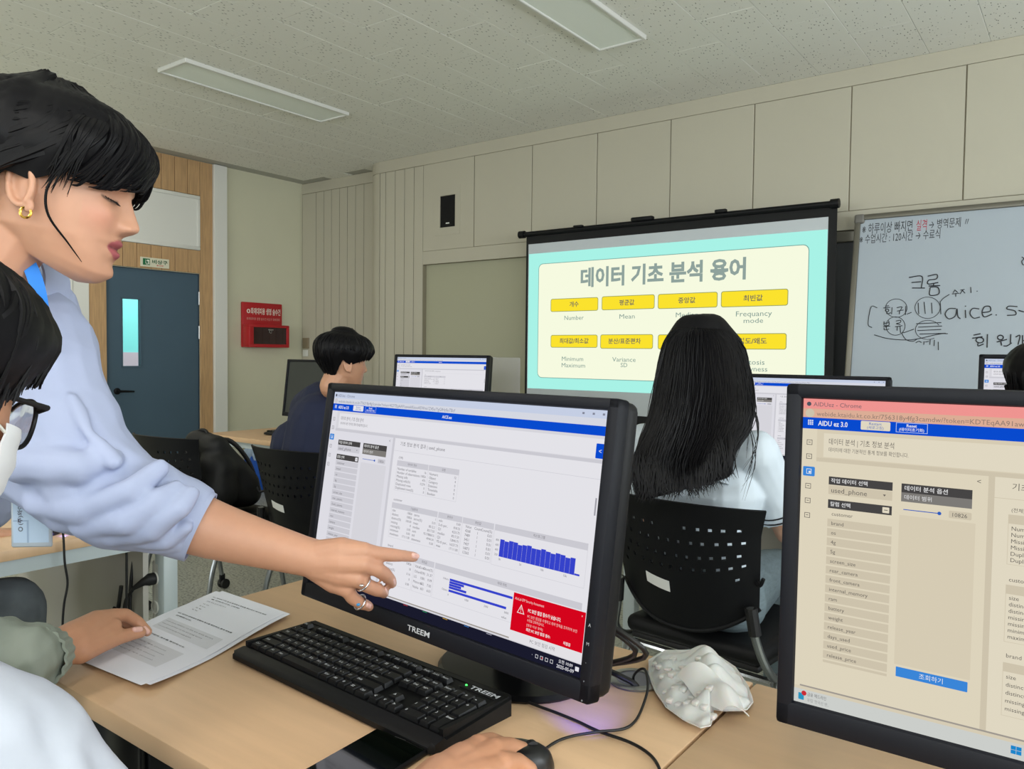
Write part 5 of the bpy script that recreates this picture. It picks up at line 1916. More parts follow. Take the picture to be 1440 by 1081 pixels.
def paint_skin(me, HM, base, lips=None, s=1.0, brow=True, eye=True):
    co = verts_np(me)
    n = len(co)
    c = np.tile(np.array(lin(base)), (n, 1))
    if HM is not None:
        I = np.array((HM @ Matrix.Diagonal((s, s, s, 1))).inverted())
        L = co @ I[:3, :3].T + I[:3, 3]
        x, y, z = L[:, 0], np.abs(L[:, 1]), L[:, 2]
        fr = (x > 0.055) & (y < 0.06) & (z > -0.02) & (z < 0.14)

        def mix(mask, col):
            nonlocal c
            mk = (mask * fr)[:, None]
            c = c * (1 - mk) + np.array(lin(col)) * mk
        mix(0.35 * np.exp(-((y - 0.042) / 0.018) ** 2 - ((z - 0.078) / 0.016) ** 2), 'c8806e')
        if lips:
            half = 0.0235
            up = 0.0515 + 0.0085 * (1 - (y / half) ** 2)
            dn = 0.0455 - 0.0115 * (1 - (y / half) ** 2)
            mix(smoothstep(half, half - 0.004, y) * smoothstep(up + 0.0008, up - 0.0012, z) * smoothstep(dn - 0.0008, dn + 0.0012, z), lips)
            mix(0.8 * smoothstep(0.021, 0.017, y) * np.exp(-((z - 0.0478) / 0.0014) ** 2), '5a2428')
        if brow:
            zb = 0.1225 + 0.003 * (1 - ((y - 0.03) / 0.02) ** 2)
            mix(0.8 * smoothstep(0.050, 0.044, y) * smoothstep(0.010, 0.015, y) * np.exp(-((z - zb) / 0.0030) ** 2), '2a2220')
        if eye:
            ze = 0.1015 + 0.0025 * ((y - 0.031) / 0.013) ** 2
            mix(0.95 * smoothstep(0.046, 0.043, y) * smoothstep(0.0165, 0.0195, y) * np.exp(-((z - ze) / 0.0017) ** 2), '14100f')
            mix(0.30 * np.exp(-((y - 0.031) / 0.014) ** 2 - ((z - 0.109) / 0.005) ** 2), '9a6a58')
    a_ = me.color_attributes.new('Col', 'FLOAT_COLOR', 'POINT')
    a_.data.foreach_set('color', np.column_stack([c, np.ones(n)]).ravel())


def hair_shell(mb, HM, low, off, s=1.0, nu=96, nv=26, groove=0.0016):
    """cap of hair from the hairline low(deg) up to the crown"""
    def fn(u, v):
        th = 2 * math.pi * u
        d = math.degrees(th)
        d = d - 360 if d > 180 else d
        z0 = low(d)
        z = z0 + (0.2185 - z0) * (1 - (1 - v) ** 1.5)
        o_ = off(d, z) * (0.35 + 0.65 * min(1, v * 5)) + groove * math.sin(th * 37 + 6 * math.sin(v * 5 + th * 3))
        return HM @ (head_pt(th, z, o_) * s)
    mb.sheet(fn, nu, nv, -0.006, wrap=True)


def strand(mb, pts, r, n=5, per=4, tip=0.15):
    P = catmull(pts, per)
    k = len(P)
    rr = [r * (0.55 + 0.45 * math.sin(min(1, 2.5 * i / k) * 1.57)) * (1 - (1 - tip) * (i / (k - 1)) ** 2.2) for i in range(k)]
    mb.tube(P, rr, n)


def frame_of(fwd, up):
    f = Vector(fwd).normalized()
    u = Vector(up)
    u = (u - f * u.dot(f)).normalized()
    return f, u.cross(f), u


def local_screen(px, py):
    r = ray(px, py).normalized()
    rl = r.cross(CY).normalized()
    return rl, rl.cross(r), r


def add_hand(mb, w, d, nrm, side, curl=0.5, s=1.0, spread=0.10, curls=None):
    """w wrist, d pointing direction, nrm out of the back of the hand, side +1 thumb towards nrm x d"""
    d = Vector(d).normalized()
    nrm = Vector(nrm)
    nrm = (nrm - d * nrm.dot(d)).normalized()
    lat = nrm.cross(d) * side
    w = Vector(w)
    mb.chain([(w - d * 0.02 * s, 0.024 * s), (w + d * 0.01 * s, 0.022 * s)])
    ln = (0.072, 0.080, 0.074, 0.058)
    for k in range(4):
        o_ = (0.027, 0.009, -0.009, -0.026)[k]
        base = w + d * (0.085 - 0.004 * abs(k - 1)) * s + lat * o_ * s
        mb.chain([(w + lat * o_ * 0.45 * s, 0.017 * s), (w + (base - w) * 0.6, 0.014 * s), (base, 0.0105 * s)])
        dir_ = (d + lat * (o_ * 4 * spread)).normalized()
        p = base
        cc = (curls[k] if curls else curl)
        ang = cc * 0.6
        for seg, (f, r) in enumerate(((0.45, 0.0092), (0.31, 0.0083), (0.24, 0.0072))):
            ang_ = ang + cc * (0.75 * seg)
            v = dir_ * math.cos(ang_) - nrm * math.sin(ang_)
            q = p + v * ln[k] * f * s
            mb.chain([(p, (0.0098, 0.0090, 0.0082)[seg] * s), (q, r * s)], 10)
            p = q
    b0 = w + d * 0.012 * s + lat * 0.018 * s - nrm * 0.006 * s
    b1 = b0 + (d * 0.55 + lat * 0.75 - nrm * 0.25).normalized() * 0.045 * s
    b2 = b1 + (d * 0.85 + lat * 0.40 - nrm * 0.3).normalized() * 0.032 * s
    b3 = b2 + (d * 0.95 + lat * 0.1 - nrm * 0.25).normalized() * 0.025 * s
    mb.chain([(b0, 0.016 * s), (b1, 0.0115 * s), (b2, 0.010 * s), (b3, 0.0082 * s)], 10)


def person(label, loc):
    return thing('person', label, 'person', loc)


def put(name, me, m, root, stuff=False):
    """mesh made in room coordinates, hung under a root that is not rotated"""
    me.transform(Matrix.Translation(-root.location))
    o_ = bpy.data.objects.new(name, me)
    if m:
        me.materials.append(m)
    link(o_, root)
    return o_


def putb(name, mb, m, root, smooth=1.0):
    return put(name, mb.mesh(name, smooth), m, root)


def folds(amp, scale, seed, direction=None):
    def f(co, nn):
        c = co if direction is None else co * np.array(direction)
        w = wave_noise(c, scale, seed)
        r = 1 - np.abs(w) * 1.3
        return co + nn * (amp * (0.6 * r + 0.5 * wave_noise(c, scale * 2.3, seed + 3)))[:, None]
    return f


# ------------------------------------------------------------------ the instructor
rl, ul, rr_ = local_screen(150, 300)
wf, wlft, wu = frame_of(rl * 0.95 - ul * 0.13 - rr_ * 0.26, rl * 0.12 + ul * 0.97 + rr_ * 0.16)
WS = 0.985
wo = at(197.5, 324, 0.985) - (wf * 0.110 + wu * 0.078) * WS
WH = frame_m(wo, wf, wlft, wu)
woman = person('woman in a pale blue shirt leaning in and pointing at the near monitor', (-1.62, 0.12, 0))


def hp(x, y, z, M=WH, s=WS):
    return M @ (Vector((x, y, z)) * s)


S_ = at(44, 484, 1.06)
E_ = at(168, 696, 1.015)
W_ = at(448, 787, 1.045)
NB = at(-20, 392, 1.12)                                  # base of the neck
HIPS = Vector((-1.60, 0.12, 0.93))
LS = at(-60, 500, 1.36)
bd = MB()
add_head(bd, WH, 1.0, WS)
bd.chain([(hp(-0.025, 0, 0.06), 0.046), (hp(-0.045, 0, 0.005), 0.043), ((hp(-0.065, 0, -0.03) + NB) / 2, 0.046), (NB, 0.055)])
bd.chain([(NB, 0.055), ((NB + HIPS) / 2, 0.06), (HIPS, 0.07)])
bd.chain([(NB, 0.05), (S_, 0.045), (E_, 0.038)])
bd.chain([(NB, 0.05), (LS, 0.045), (LS + Vector((-0.05, 0.05, -0.26)), 0.038), (LS + Vector((-0.10, 0.02, -0.46)), 0.030)])
fa = [(168, 696, 1.015, .043), (235, 722, 1.03, .044), (300, 745, 1.04, .038), (330, 754, 1.043, .0350), (386, 770, 1.047, .0295), (425, 781, 1.047, .0262), (450, 787, 1.046, .0250)]
bd.chain([(at(x, y, d), r) for x, y, d, r in fa], 32)
pts = lambda L: [(at(x, y, d), r) for x, y, d, r in L]
# back of the hand, knuckles and fingers
for L in ([(440, 783, 1.045, .022), (480, 775, 1.04, .019), (512, 775, 1.037, .0125)],
          [(445, 790, 1.042, .021), (480, 790, 1.036, .019), (511, 793, 1.033, .0130)],
          [(445, 795, 1.044, .020), (478, 806, 1.038, .018), (502, 813, 1.035, .0125)],
          [(445, 798, 1.048, .018), (470, 817, 1.044, .016), (488, 828, 1.041, .0115)],
          [(450, 785, 1.055, .020), (485, 800, 1.055, .018), (500, 812, 1.055, .012)]):
    bd.chain(pts(L))
bd.chain(pts([(512, 775, 1.037, .0118), (531, 778, 1.045, .0098), (549, 780, 1.056, .0095), (568, 781.5, 1.070, .0080), (582, 783, 1.082, .0072)]), 12)
bd.chain(pts([(511, 793, 1.033, .0120), (530, 800, 1.042, .0102), (541, 807, 1.056, .0096), (549, 815, 1.072, .0080), (551, 820, 1.082, .0072)]), 12)
bd.chain(pts([(502, 813, 1.035, .0115), (516, 823, 1.042, .0098), (530, 829, 1.055, .0094), (538, 832, 1.070, .0078), (540, 834, 1.078, .0070)]), 12)
bd.chain(pts([(488, 828, 1.041, .0105), (495, 840, 1.046, .0090), (507, 848, 1.056, .0085), (516, 851, 1.066, .0072), (519, 853, 1.071, .0066)]), 12)
bd.chain(pts([(455, 780, 1.060, .016), (490, 790, 1.075, .0125), (515, 797, 1.085, .0105), (532, 800, 1.090, .0085)]), 12)
for x, y, d in ((445, 775, 1.023), (470, 772, 1.022), (492, 772, 1.023)):
    pass
me = remesh(bd, 0.0021, 3)
paint_skin(me, WH, 'bd8d72', '9c5054', WS)
put('body', me, m_skin, woman)
# nails
nl = MB()
for a_, b_ in (((581, 781, 1.074), (586, 782, 1.079)), ((551, 814, 1.066), (553, 819, 1.074)), ((540, 829, 1.064), (542, 834, 1.071)), ((515, 850, 1.058), (519, 852, 1.063))):
    p, q = at(*a_), at(*b_)
    nl.chain([(p, 0.0042), (q, 0.0040)], 8)
o = putb('fingernail', nl, material('fingernail', 'dcaea0', 0.25, coat=0.3), woman)
o['kind'] = 'stuff'
# shirt
sh = MB()
sh.chain([(at(30, 440, 1.12), 0.075), (at(20, 500, 1.17), 0.115), (at(-90, 555, 1.20), 0.145), (at(-230, 600, 1.2), 0.15), (HIPS + Vector((0.05, 0.05, 0.06)), 0.155), (HIPS, 0.15)])
sh.chain([(NB + Vector((-0.02, 0, -0.02)), 0.07), (S_, 0.076)])
sh.chain([(NB.lerp(HIPS, 0.28), 0.115), (NB.lerp(HIPS, 0.55), 0.14), (HIPS, 0.15)])
sh.chain([(NB.lerp(HIPS, 0.12), 0.075), (LS, 0.08)])
sh.chain([(at(15, 475, 1.1), 0.088), (S_, 0.076), (at(80, 588, 1.03), 0.068), (at(125, 662, 1.018), 0.066), (at(165, 702, 1.016), 0.062)])
sh.chain([(at(165, 702, 1.016), 0.062), (at(215, 714, 1.022), 0.056)])
sh.tube([at(195, 706, 1.02), at(235, 722, 1.03), at(279, 738, 1.037)], [0.058, 0.053, 0.0475], 20)
sh.chain([(at(30, 600, 1.10), 0.095), (at(120, 690, 1.03), 0.06)])
sh.chain([(LS, 0.075), (LS + Vector((-0.05, 0.05, -0.26)), 0.062)])
# cloth rolls around the elbow
for L in ([(40, 648, .98, .030), (110, 655, .955, .022), (158, 646, .975, .012)],
          [(60, 700, 1.0, .022), (120, 715, .965, .018), (185, 690, .955, .014), (226, 658, .985, .009)],
          [(120, 738, .98, .016), (180, 732, .955, .015), (225, 700, .962, .012), (250, 683, .985, .008)],
          [(160, 752, .985, .014), (215, 745, .965, .013), (250, 715, .965, .012), (268, 692, .985, .010)],
          [(190, 755, .99, .012), (235, 758, .985, .012), (262, 742, .985, .009)],
          [(100, 560, .985, .008), (125, 610, .966, .009), (160, 650, .962, .009)]):
    sh.chain(pts(L), 12)
me = remesh(sh, 0.0040, 3, warp=folds(0.0050, 30, 3))
m_shirt = material('pale_blue_cotton', 'a1aac6', 0.75, bump=(500, 0.12, 0.0006))
put('shirt', me, m_shirt, woman)
cf = MB()
ax0, ax1 = at(252, 728, 1.032), at(283, 740, 1.038)
axd = (ax1 - ax0).normalized()
cu = axd.orthogonal().normalized()
cw = axd.cross(cu)


def cuff(u, v):
    q = u * 6.2832
    r = 0.0505 - 0.003 * v + 0.0014 * math.sin(q * 3 + 1)
    return ax0.lerp(ax1, v) + (cu * math.cos(q) + cw * math.sin(q)) * r


cf.sheet(cuff, 40, 6, 0.003, wrap=True)
putb('cuff', cf, m_shirt, woman)
# collar: a band around the neck with a pointed flap
cl = MB()
cn = (NB + hp(-0.05, 0, -0.03)) / 2
ca = (hp(-0.02, 0, 0.02) - NB).normalized()
cf_, clf, cup = frame_of(wf, ca)


def collar(u, v):
    q = u * 6.2832
    pt = math.exp(-((u - 0.93) / 0.07) ** 2) + math.exp(-((u - 0.07) / 0.07) ** 2)
    r = 0.066 + 0.014 * v
    return cn + cf_ * (math.cos(q) * r * 1.08 + 0.004) + clf * math.sin(q) * r + cup * (0.022 - (0.040 + 0.022 * pt) * v)


cl.sheet(collar, 48, 6, 0.003, wrap=True)
putb('collar', cl, m_shirt, woman)
# trousers and shoes, out of the frame
tr = MB()
for sx in (-0.09, 0.09):
    tr.chain([(HIPS + Vector((sx, 0, -0.02)), 0.12), (HIPS + Vector((sx, 0.02, -0.45)), 0.075), (HIPS + Vector((sx, -0.02, -0.84)), 0.055)])
put('trousers', remesh(tr, 0.01, 4), material('dark_trousers', '23252b', 0.7), woman)
for sx in (-0.09, 0.09):
    s_ = MB().chain([(HIPS + Vector((sx, -0.04, -0.885)), 0.042), (HIPS + Vector((sx, 0.10, -0.89)), 0.036)])
    put('shoe', remesh(s_, 0.007, 3, warp=lambda co, nn: np.column_stack([co[:, 0], co[:, 1], np.maximum(co[:, 2], 0.001)])), m_rub, woman)
# hair
hr = MB()
low_w = lambda d: np.interp(abs(d), [0, 35, 60, 78, 88, 100, 112, 125, 150, 180], [0.150, 0.146, 0.130, 0.112, 0.100, 0.106, 0.096, 0.062, 0.045, 0.040])
off_w = lambda d, z: 0.015 + 0.005 * smoothstep(0.15, 0.21, z) + 0.006 * (abs(d) > 100)
hair_shell(hr, WH, low_w, off_w, WS)
sd = -1                                                    # the side towards the camera
rd = math.radians
random.seed(11)
# swept sides, combed from the parting back to the nape
for k in range(150):
    s0 = random.choice((-1, -1, -1, 1))
    t0 = rnd(8, 80)
    z1 = rnd(0.075, 0.19)
    pth = [head_pt(rd(s0 * t0), rnd(0.203, 0.214), 0.017), head_pt(rd(s0 * (t0 * 0.4 + 50)), z1 * 0.3 + 0.135, 0.019 + rnd(-.002, .002)), head_pt(rd(s0 * 110), z1 * 0.6 + 0.050, 0.021 + rnd(-.002, .002)), head_pt(rd(s0 * 150), z1 * 0.55 + 0.02, 0.028 + rnd(-.004, .004)), head_pt(rd(s0 * 176), max(0.06, z1 * 0.5), 0.034)]
    strand(hr, [WH @ (p * WS) for p in pth], rnd(0.0025, 0.0045), 5, 4)
# fringe sweeping across the forehead
for k in range(120):
    t0 = rnd(-38, 36)
    t1 = t0 - rnd(10, 30) if t0 < 16 else t0 + rnd(0, 22)
    zend = 0.137 - 0.00035 * abs(t1) + rnd(-0.010, 0.010)
    pth = [head_pt(rd(t0 * 0.5), 0.214, 0.017), head_pt(rd(t0), 0.196, 0.021 + rnd(-.002, .002)), head_pt(rd(t0 * 0.7 + t1 * 0.3), 0.172, 0.024 + rnd(-.003, .003)), head_pt(rd((t0 + t1) / 2), 0.152, 0.022 + rnd(-.003, .003)), head_pt(rd(t1), zend, 0.014 + rnd(-.002, .004)), head_pt(rd(t1 - math.copysign(7, -t0 + 16)), zend - 0.006, 0.011)]
    strand(hr, [WH @ (p * WS) for p in pth], rnd(0.0028, 0.0048), 5, 5, 0.12)
# temple locks framing the cheek, in front of the ear
for k in range(34):
    t0 = rnd(-70, -48)
    t1 = rnd(-84, -66)
    pth = [head_pt(rd(t0 * 0.4), 0.208, 0.022), head_pt(rd(t0), 0.165, 0.026), head_pt(rd((t0 + t1) / 2), 0.135, 0.020), head_pt(rd(t1), rnd(0.088, 0.112), 0.010)]
    strand(hr, [WH @ (p * WS) for p in pth], rnd(0.002, 0.0038), 5, 5, 0.08)
lk = [head_pt(rd(-74), 0.115, 0.012), head_pt(rd(-80), 0.09, 0.010), head_pt(rd(-80), 0.065, 0.009), head_pt(rd(-66), 0.040, 0.006), head_pt(rd(-52), 0.022, 0.006)]
strand(hr, [WH @ (p * WS) for p in lk], 0.0018, 5, 6, 0.2)
# gathered tail at the nape
for k in range(60):
    a0 = rnd(-1, 1)
    b0 = rnd(-1, 1)
    q = [Vector((-0.105, a0 * 0.045, 0.085 + b0 * 0.03)), Vector((-0.135, a0 * 0.020, 0.075 + b0 * 0.012)), Vector((-0.165, a0 * 0.030, 0.045 + b0 * 0.02)), Vector((-0.175, a0 * 0.036, -0.02 + b0 * 0.02)), Vector((-0.165, a0 * 0.03, -0.09 + b0 * 0.03))]
    strand(hr, [WH @ (p * WS) for p in q], rnd(0.004, 0.007), 5, 4)
putb('hair', hr, m_strand, woman)
# lashes
ls = MB()
for s0 in (-1, 1):
    for k in range(13):
        y = s0 * (0.018 + 0.026 * k / 12)
        x = 0.0845 - 0.010 * ((abs(y) - 0.030) / 0.014) ** 2
        z = 0.1015 + 0.0025 * ((abs(y) - 0.031) / 0.013) ** 2
        ls.tube([hp(x, y, z), hp(x + 0.005, y * 1.03, z - 0.0035)], [0.0007, 0.0003], 4)
o = putb('eyelashes', ls, m_rub, woman)
# earring, rings, lanyard and badge
er = MB()
ec = hp(0.006, -0.0785, 0.060)
er.tube([ec + wu * 0.0062 * math.cos(t) + wf * 0.0055 * math.sin(t) for t in [k * 0.45 for k in range(14)]], 0.0016, 6, closed=True)
putb('earring', er, material('gold', 'd8a850', 0.25, metal=1.0), woman)
m_silver = material('silver', 'd8d8dc', 0.18, metal=1.0)
for a_, b_, r_ in (((511, 819.5, 1.039), (515, 822.5, 1.042), 0.0112), ((506, 846.5, 1.0555), (509, 848, 1.058), 0.0098)):
    p, q = at(*a_), at(*b_)
    d_ = (q - p).normalized()
    u_ = d_.orthogonal().normalized()
    w2 = d_.cross(u_)
    rg = MB().tube([p + (u_ * math.cos(t) + w2 * math.sin(t)) * r_ for t in [k * 0.3142 for k in range(20)]], 0.0014, 8, closed=True)
    ro = putb('ring', rg, m_silver, woman)
    st_ = MB().ball(p - CF * (r_ + 0.0012), (0.0028, 0.0028, 0.0022), 10)
    me_ = st_.mesh('stone', 0.3)
    me_.transform(Matrix.Translation(-woman.location))
    so = bpy.data.objects.new('stone', me_)
    me_.materials.append(m_silver if r_ > 0.011 else material('blue_stone', '3a8fc8', 0.1, coat=0.6))
    link(so, ro)
ly = MB()
lp = [at(-60, 290, 1.0), at(-30, 300, 0.96), at(2, 322, 0.945), at(28, 350, 0.945), at(47, 386, 0.945), at(57, 425, 0.95), at(60, 470, 0.97), at(58, 600, 1.075), at(48, 690, 1.08)]
P_ = catmull(lp, 6)


def ribbon(P, width, thick, side_fn):
    vs, fs = [], []
    for i, p in enumerate(P):
        t_ = (P[min(i + 1, len(P) - 1)] - P[max(i - 1, 0)]).normalized()
        n_ = side_fn(i, p)
        n_ = (n_ - t_ * n_.dot(t_)).normalized()
        b_ = t_.cross(n_)
        vs += [p + b_ * width / 2 + n_ * thick, p - b_ * width / 2 + n_ * thick, p - b_ * width / 2 - n_ * thick, p + b_ * width / 2 - n_ * thick]
    for i in range(len(P) - 1):
        for j in range(4):
            fs.append((i * 4 + j, i * 4 + (j + 1) % 4, i * 4 + 4 + (j + 1) % 4, i * 4 + 4 + j))
    fs += [(3, 2, 1, 0), tuple(len(vs) - 4 + k for k in range(4))]
    return MB().add(vs, fs)


putb('lanyard', ribbon(P_, 0.016, 0.0008, lambda i, p: (CO - p).normalized() + Vector((0, 0, 0.4))), material('blue_ribbon', '1778d6', 0.6), woman)
bg_o = at(15, 770, 1.075)
bx_ = at(73, 769, 1.075) - bg_o
bwid = bx_.length
bx_.normalize()
bz_ = Vector((0, 0, 1))
by_ = bz_.cross(bx_).normalized()
Mb = frame_m(bg_o, bx_, by_, bz_)
badge = putb('badge_holder', MB().rbox((0, 0, 0), (bwid, 0.004, 0.095), 0.002, 1, M=Mb), material('clear_vinyl', 'b9c3cc', 0.25), woman)
pr = Print(bwid, 0.095)
pr.rect(0.07, 0.04, 0.93, 0.93, 'a9bdd2', 0)
pr.rect(0.07, 0.60, 0.40, 0.62, '8ea2bb', 1)
pr.rect(0.40, 0.60, 0.45, 0.93, '8ea2bb', 1)
pr.disc(0.25, 0.73, 0.06, '60656e', 2)
pr.disc(0.25, 0.73, 0.035, 'a9bdd2', 3)
# company name runs up the card
v_, f_ = glyphs('(주)와이즈교육', 0.02)
lo_, hi_ = v_.min(0), v_.max(0)
pr.mb.add([(bwid * (0.32 - 0.14 * (p[1] - lo_[1]) / (hi_[1] - lo_[1])), -0.0006, 0.095 * (0.33 + 0.55 * (p[0] - lo_[0]) / (hi_[0] - lo_[0]))) for p in v_], f_, col=lin('4a4a58'))
for k in range(5):
    pr.rect(0.50 + 0.07 * k, 0.12, 0.52 + 0.07 * k, 0.48, '8792a4', 2)
me = pr.mb.mesh('badge_print', 0)
me.transform(Matrix.Translation(-woman.location) @ Mb)
me.materials.append(m_print)
link(bpy.data.objects.new('badge_print', me), badge)
# ------------------------------------------------------------------ seated people
def legs(mb, hip, knees, ankles, r=(0.10, 0.068, 0.048), w=0.085, fwd=Vector((0, 1, 0))):
    lat = fwd.cross(Vector((0, 0, 1))).normalized()
    for sd_, kn, an in ((-1, knees[0], ankles[0]), (1, knees[1], ankles[1])):
        mb.chain([(hip + lat * sd_ * w, r[0]), (hip.lerp(kn, 0.55) + lat * sd_ * w * 0.3, r[0] * 0.86), (kn, r[1]), (kn.lerp(an, 0.5), r[1] * 0.86), (an, r[2])])
    mb.chain([(hip - lat * w, r[0] * 1.05), (hip + lat * w, r[0] * 1.05)])


def shoes(root, ankles, m, fwd=Vector((0, 1, 0))):
    for an in ankles:
        a_ = Vector((an.x, an.y, 0.045))
        s_ = MB().chain([(a_ - fwd * 0.03, 0.043), (a_ + fwd * 0.12 + Vector((0, 0, -0.008)), 0.036)])
        put('shoe', remesh(s_, 0.008, 3, warp=lambda co, nn: np.column_stack([co[:, 0], co[:, 1], np.maximum(co[:, 2], 0.001)])), m, root)


V = Vector
m_shoe = material('dark_shoes', '1a1b1e', 0.6)

# ------------------------------------------------------------------ long haired student, seen from behind
girl = person('long haired student in a white short sleeved shirt, seen from behind', (-0.845, 2.08, 0))
gf, gl_, gu = frame_of(V((-0.03, 1, -0.12)), V((0, 0.12, 1)))
GH = frame_m(V((-0.848, 2.125, 1.092)), gf, gl_, gu)
gh = lambda x, y, z: GH @ V((x, y, z))
neck = V((-0.845, 2.085, 1.035))
hip = V((-0.845, 2.13, 0.555))
shl, shr = V((-1.005, 2.10, 0.975)), V((-0.675, 2.10, 0.975))
ell, elr = V((-1.065, 2.23, 0.74)), V((-0.625, 2.24, 0.745))
wrl, wrr = V((-1.0, 2.66, 0.785)), V((-0.68, 2.66, 0.785))
b = MB()
add_head(b, GH)
b.chain([(gh(-0.015, 0, 0.05), 0.05), (gh(-0.03, 0, -0.01), 0.046), (neck, 0.052), (neck.lerp(hip, 0.5), 0.085), (hip, 0.09)])
for s0, e0, w0, sd_ in ((shl, ell, wrl, 1), (shr, elr, wrr, -1)):
    b.chain([(neck, 0.05), (s0, 0.045), (e0, 0.036), (e0.lerp(w0, 0.5), 0.032), (w0, 0.023)])
    add_hand(b, w0, V((0, 1, -0.1)), V((0, 0, 1)), sd_ * -1, 0.35, 0.9)
me = remesh(b, 0.0042, 3)
paint_skin(me, GH, 'c4977c', 'a8605c')
put('body', me, m_skin, girl)
s = MB()
s.chain([(neck + V((0, 0.005, -0.035)), 0.066), (V((-0.845, 2.10, 0.90)), 0.10), (V((-0.845, 2.09, 0.72)), 0.105), (hip + V((0, -0.02, 0.03)), 0.115)])
s.chain([(shl, 0.064), (V((-0.90, 2.09, 0.99)), 0.062), (V((-0.79, 2.09, 0.99)), 0.062), (shr, 0.064)])
s.chain([(V((-0.945, 2.09, 0.86)), 0.10), (V((-0.745, 2.09, 0.86)), 0.10)])
s.chain([(V((-0.925, 2.085, 0.68)), 0.098), (V((-0.765, 2.085, 0.68)), 0.098)])
for s0, e0 in ((shl, ell), (shr, elr)):
    q = s0.lerp(e0, 0.74)
    s.chain([(s0, 0.066), (s0.lerp(e0, 0.4), 0.063)])
    s.tube([s0, s0.lerp(e0, 0.4), q], [0.064, 0.063, 0.066], 18)
m_wshirt = material('white_uniform_cotton', 'c9d4de', 0.75, bump=(500, 0.1, 0.0006))
put('shirt', remesh(s, 0.005, 4, warp=folds(0.0035, 26, 5)), m_wshirt, girl)
for s0, e0 in ((shl, ell), (shr, elr)):
    ax = (e0 - s0).normalized()
    u_ = ax.orthogonal().normalized()
    w_ = ax.cross(u_)
    for f_ in (0.64, 0.70):
        c_ = s0.lerp(e0, f_)
        putb('sleeve_stripe', MB().tube([c_ + (u_ * math.cos(t) + w_ * math.sin(t)) * 0.0672 for t in [k * 0.2094 for k in range(30)]], 0.0022, 6, closed=True), m_rub, girl)
# sailor collar over the shoulders


def scollar(u, v):
    x = (u - 0.5) * 2
    return V((-0.845 + x * (0.115 + 0.02 * v), 2.075 - 0.075 * v - 0.03 * (1 - x * x) + 0.055 * (1 - v) * abs(x), 1.048 - 0.115 * v - 0.055 * abs(x) ** 1.5 * (1 - 0.4 * v)))


putb('collar', MB().sheet(scollar, 16, 8, 0.004), m_wshirt, girl)
t = MB()
legs(t, hip + V((0, 0.03, -0.005)), (V((-0.94, 2.55, 0.55)), V((-0.75, 2.55, 0.55))), (V((-0.94, 2.60, 0.10)), V((-0.75, 2.60, 0.10))), (0.102, 0.066, 0.05))
t.chain([(V((-0.95, 2.10, 0.55)), 0.078), (V((-0.74, 2.10, 0.55)), 0.078)])
put('trousers', remesh(t, 0.007, 4, warp=folds(0.004, 22, 2)), material('grey_marl_cloth', '74848c', 0.85, noise_scale=40, noise_amt=0.12, stretch=(1, 1, 5), bump=(200, 0.2, 0.001)), girl)
shoes(girl, (V((-0.94, 2.60, 0)), V((-0.75, 2.60, 0))), m_shoe)
# hair: cap, body of hair and strands following the outline
h = MB()
DX = -0.06
for ch in girl.children:
    ch.location.x += DX
hair_shell(h, Matrix.Translation((DX, 0, 0)) @ GH, lambda d: np.interp(abs(d), [0, 40, 80, 110, 180], [0.15, 0.14, 0.10, 0.05, 0.03]), lambda d, z: 0.022 - 0.010 * smoothstep(0.17, 0.22, z), nu=72, nv=18)
D0 = 2.02


def gpt(px, py, d=D0):
    return at(px, py, d)


left_o = [(964, 459), (945, 467), (929, 492), (921, 545), (910, 595), (893, 635), (888, 668), (893, 692)]
right_o = [(1006, 458), (1026, 466), (1047, 492), (1056, 535), (1062, 570), (1058, 598), (1036, 630), (1030, 662)]
core = MB()
for k in range(1, 8):
    (x0, y0), (x1, y1) = left_o[k], right_o[k]
    n_ = 5
    dd = np.interp(k, [0, 1, 2, 3, 4, 7], [2.16, 2.13, 2.11, 2.09, 2.06, 2.01])
    rr = (0.05, 0.05, 0.055, 0.055, 0.048, 0.042, 0.034, 0.022)[k]
    px_r = rr * FPX / dd
    L_ = []
    for q in range(n_ + 1):
        f_ = q / n_
        xx = x0 + px_r + (x1 - x0 - 2 * px_r) * f_
        L_.append((gpt(xx, y0 + (y1 - y0) * f_, dd + 0.03 * abs(f_ - 0.5)), rr))
    core.chain(L_, 12)
    if k > 1:
        for a_, b_ in zip(prevL, L_):
            core.chain([a_, b_], 12)
    prevL = L_
cm = remesh(core, 0.007, 4)
cv = verts_np(cm)
h.add([tuple(p) for p in cv], [tuple(p.vertices) for p in cm.polygons])
random.seed(5)
for k in range(900):
    f0 = random.random()
    end = 7 + rnd(-1.3, 0.3)
    P_ = []
    j_ = rnd(-0.02, 0.02)
    ph_ = rnd(0, 6.28)
    for i in range(8):
        q = end * i / 7
        lx, lyy = np.interp(q, range(8), [p[0] for p in left_o]), np.interp(q, range(8), [p[1] for p in left_o])
        rx, ry = np.interp(q, range(8), [p[0] for p in right_o]), np.interp(q, range(8), [p[1] for p in right_o])
        f_ = min(1.02, max(-0.02, f0 + j_ * math.sin(q * 1.3 + ph_) + 0.012 * math.sin(q * 2.4 + ph_ * 2)))
        bulge = 1 - (2 * f_ - 1) ** 2
        dd = np.interp(q, [0, 1, 2, 3, 4, 7], [2.105, 2.07, 2.04, 2.015, 1.985, 1.965]) + 0.045 * (1 - bulge) * np.interp(q, [0, 2, 7], [0.3, 1, 0.7]) + rnd(-0.006, 0.004)
        P_.append(gpt(lx + (rx - lx) * f_, lyy + (ry - lyy) * f_ + (10 * math.sin(f_ * 9 + ph_) if i == 7 else 0), dd))
    strand(h, P_, rnd(0.0011, 0.0026), 4, 3, 0.15)
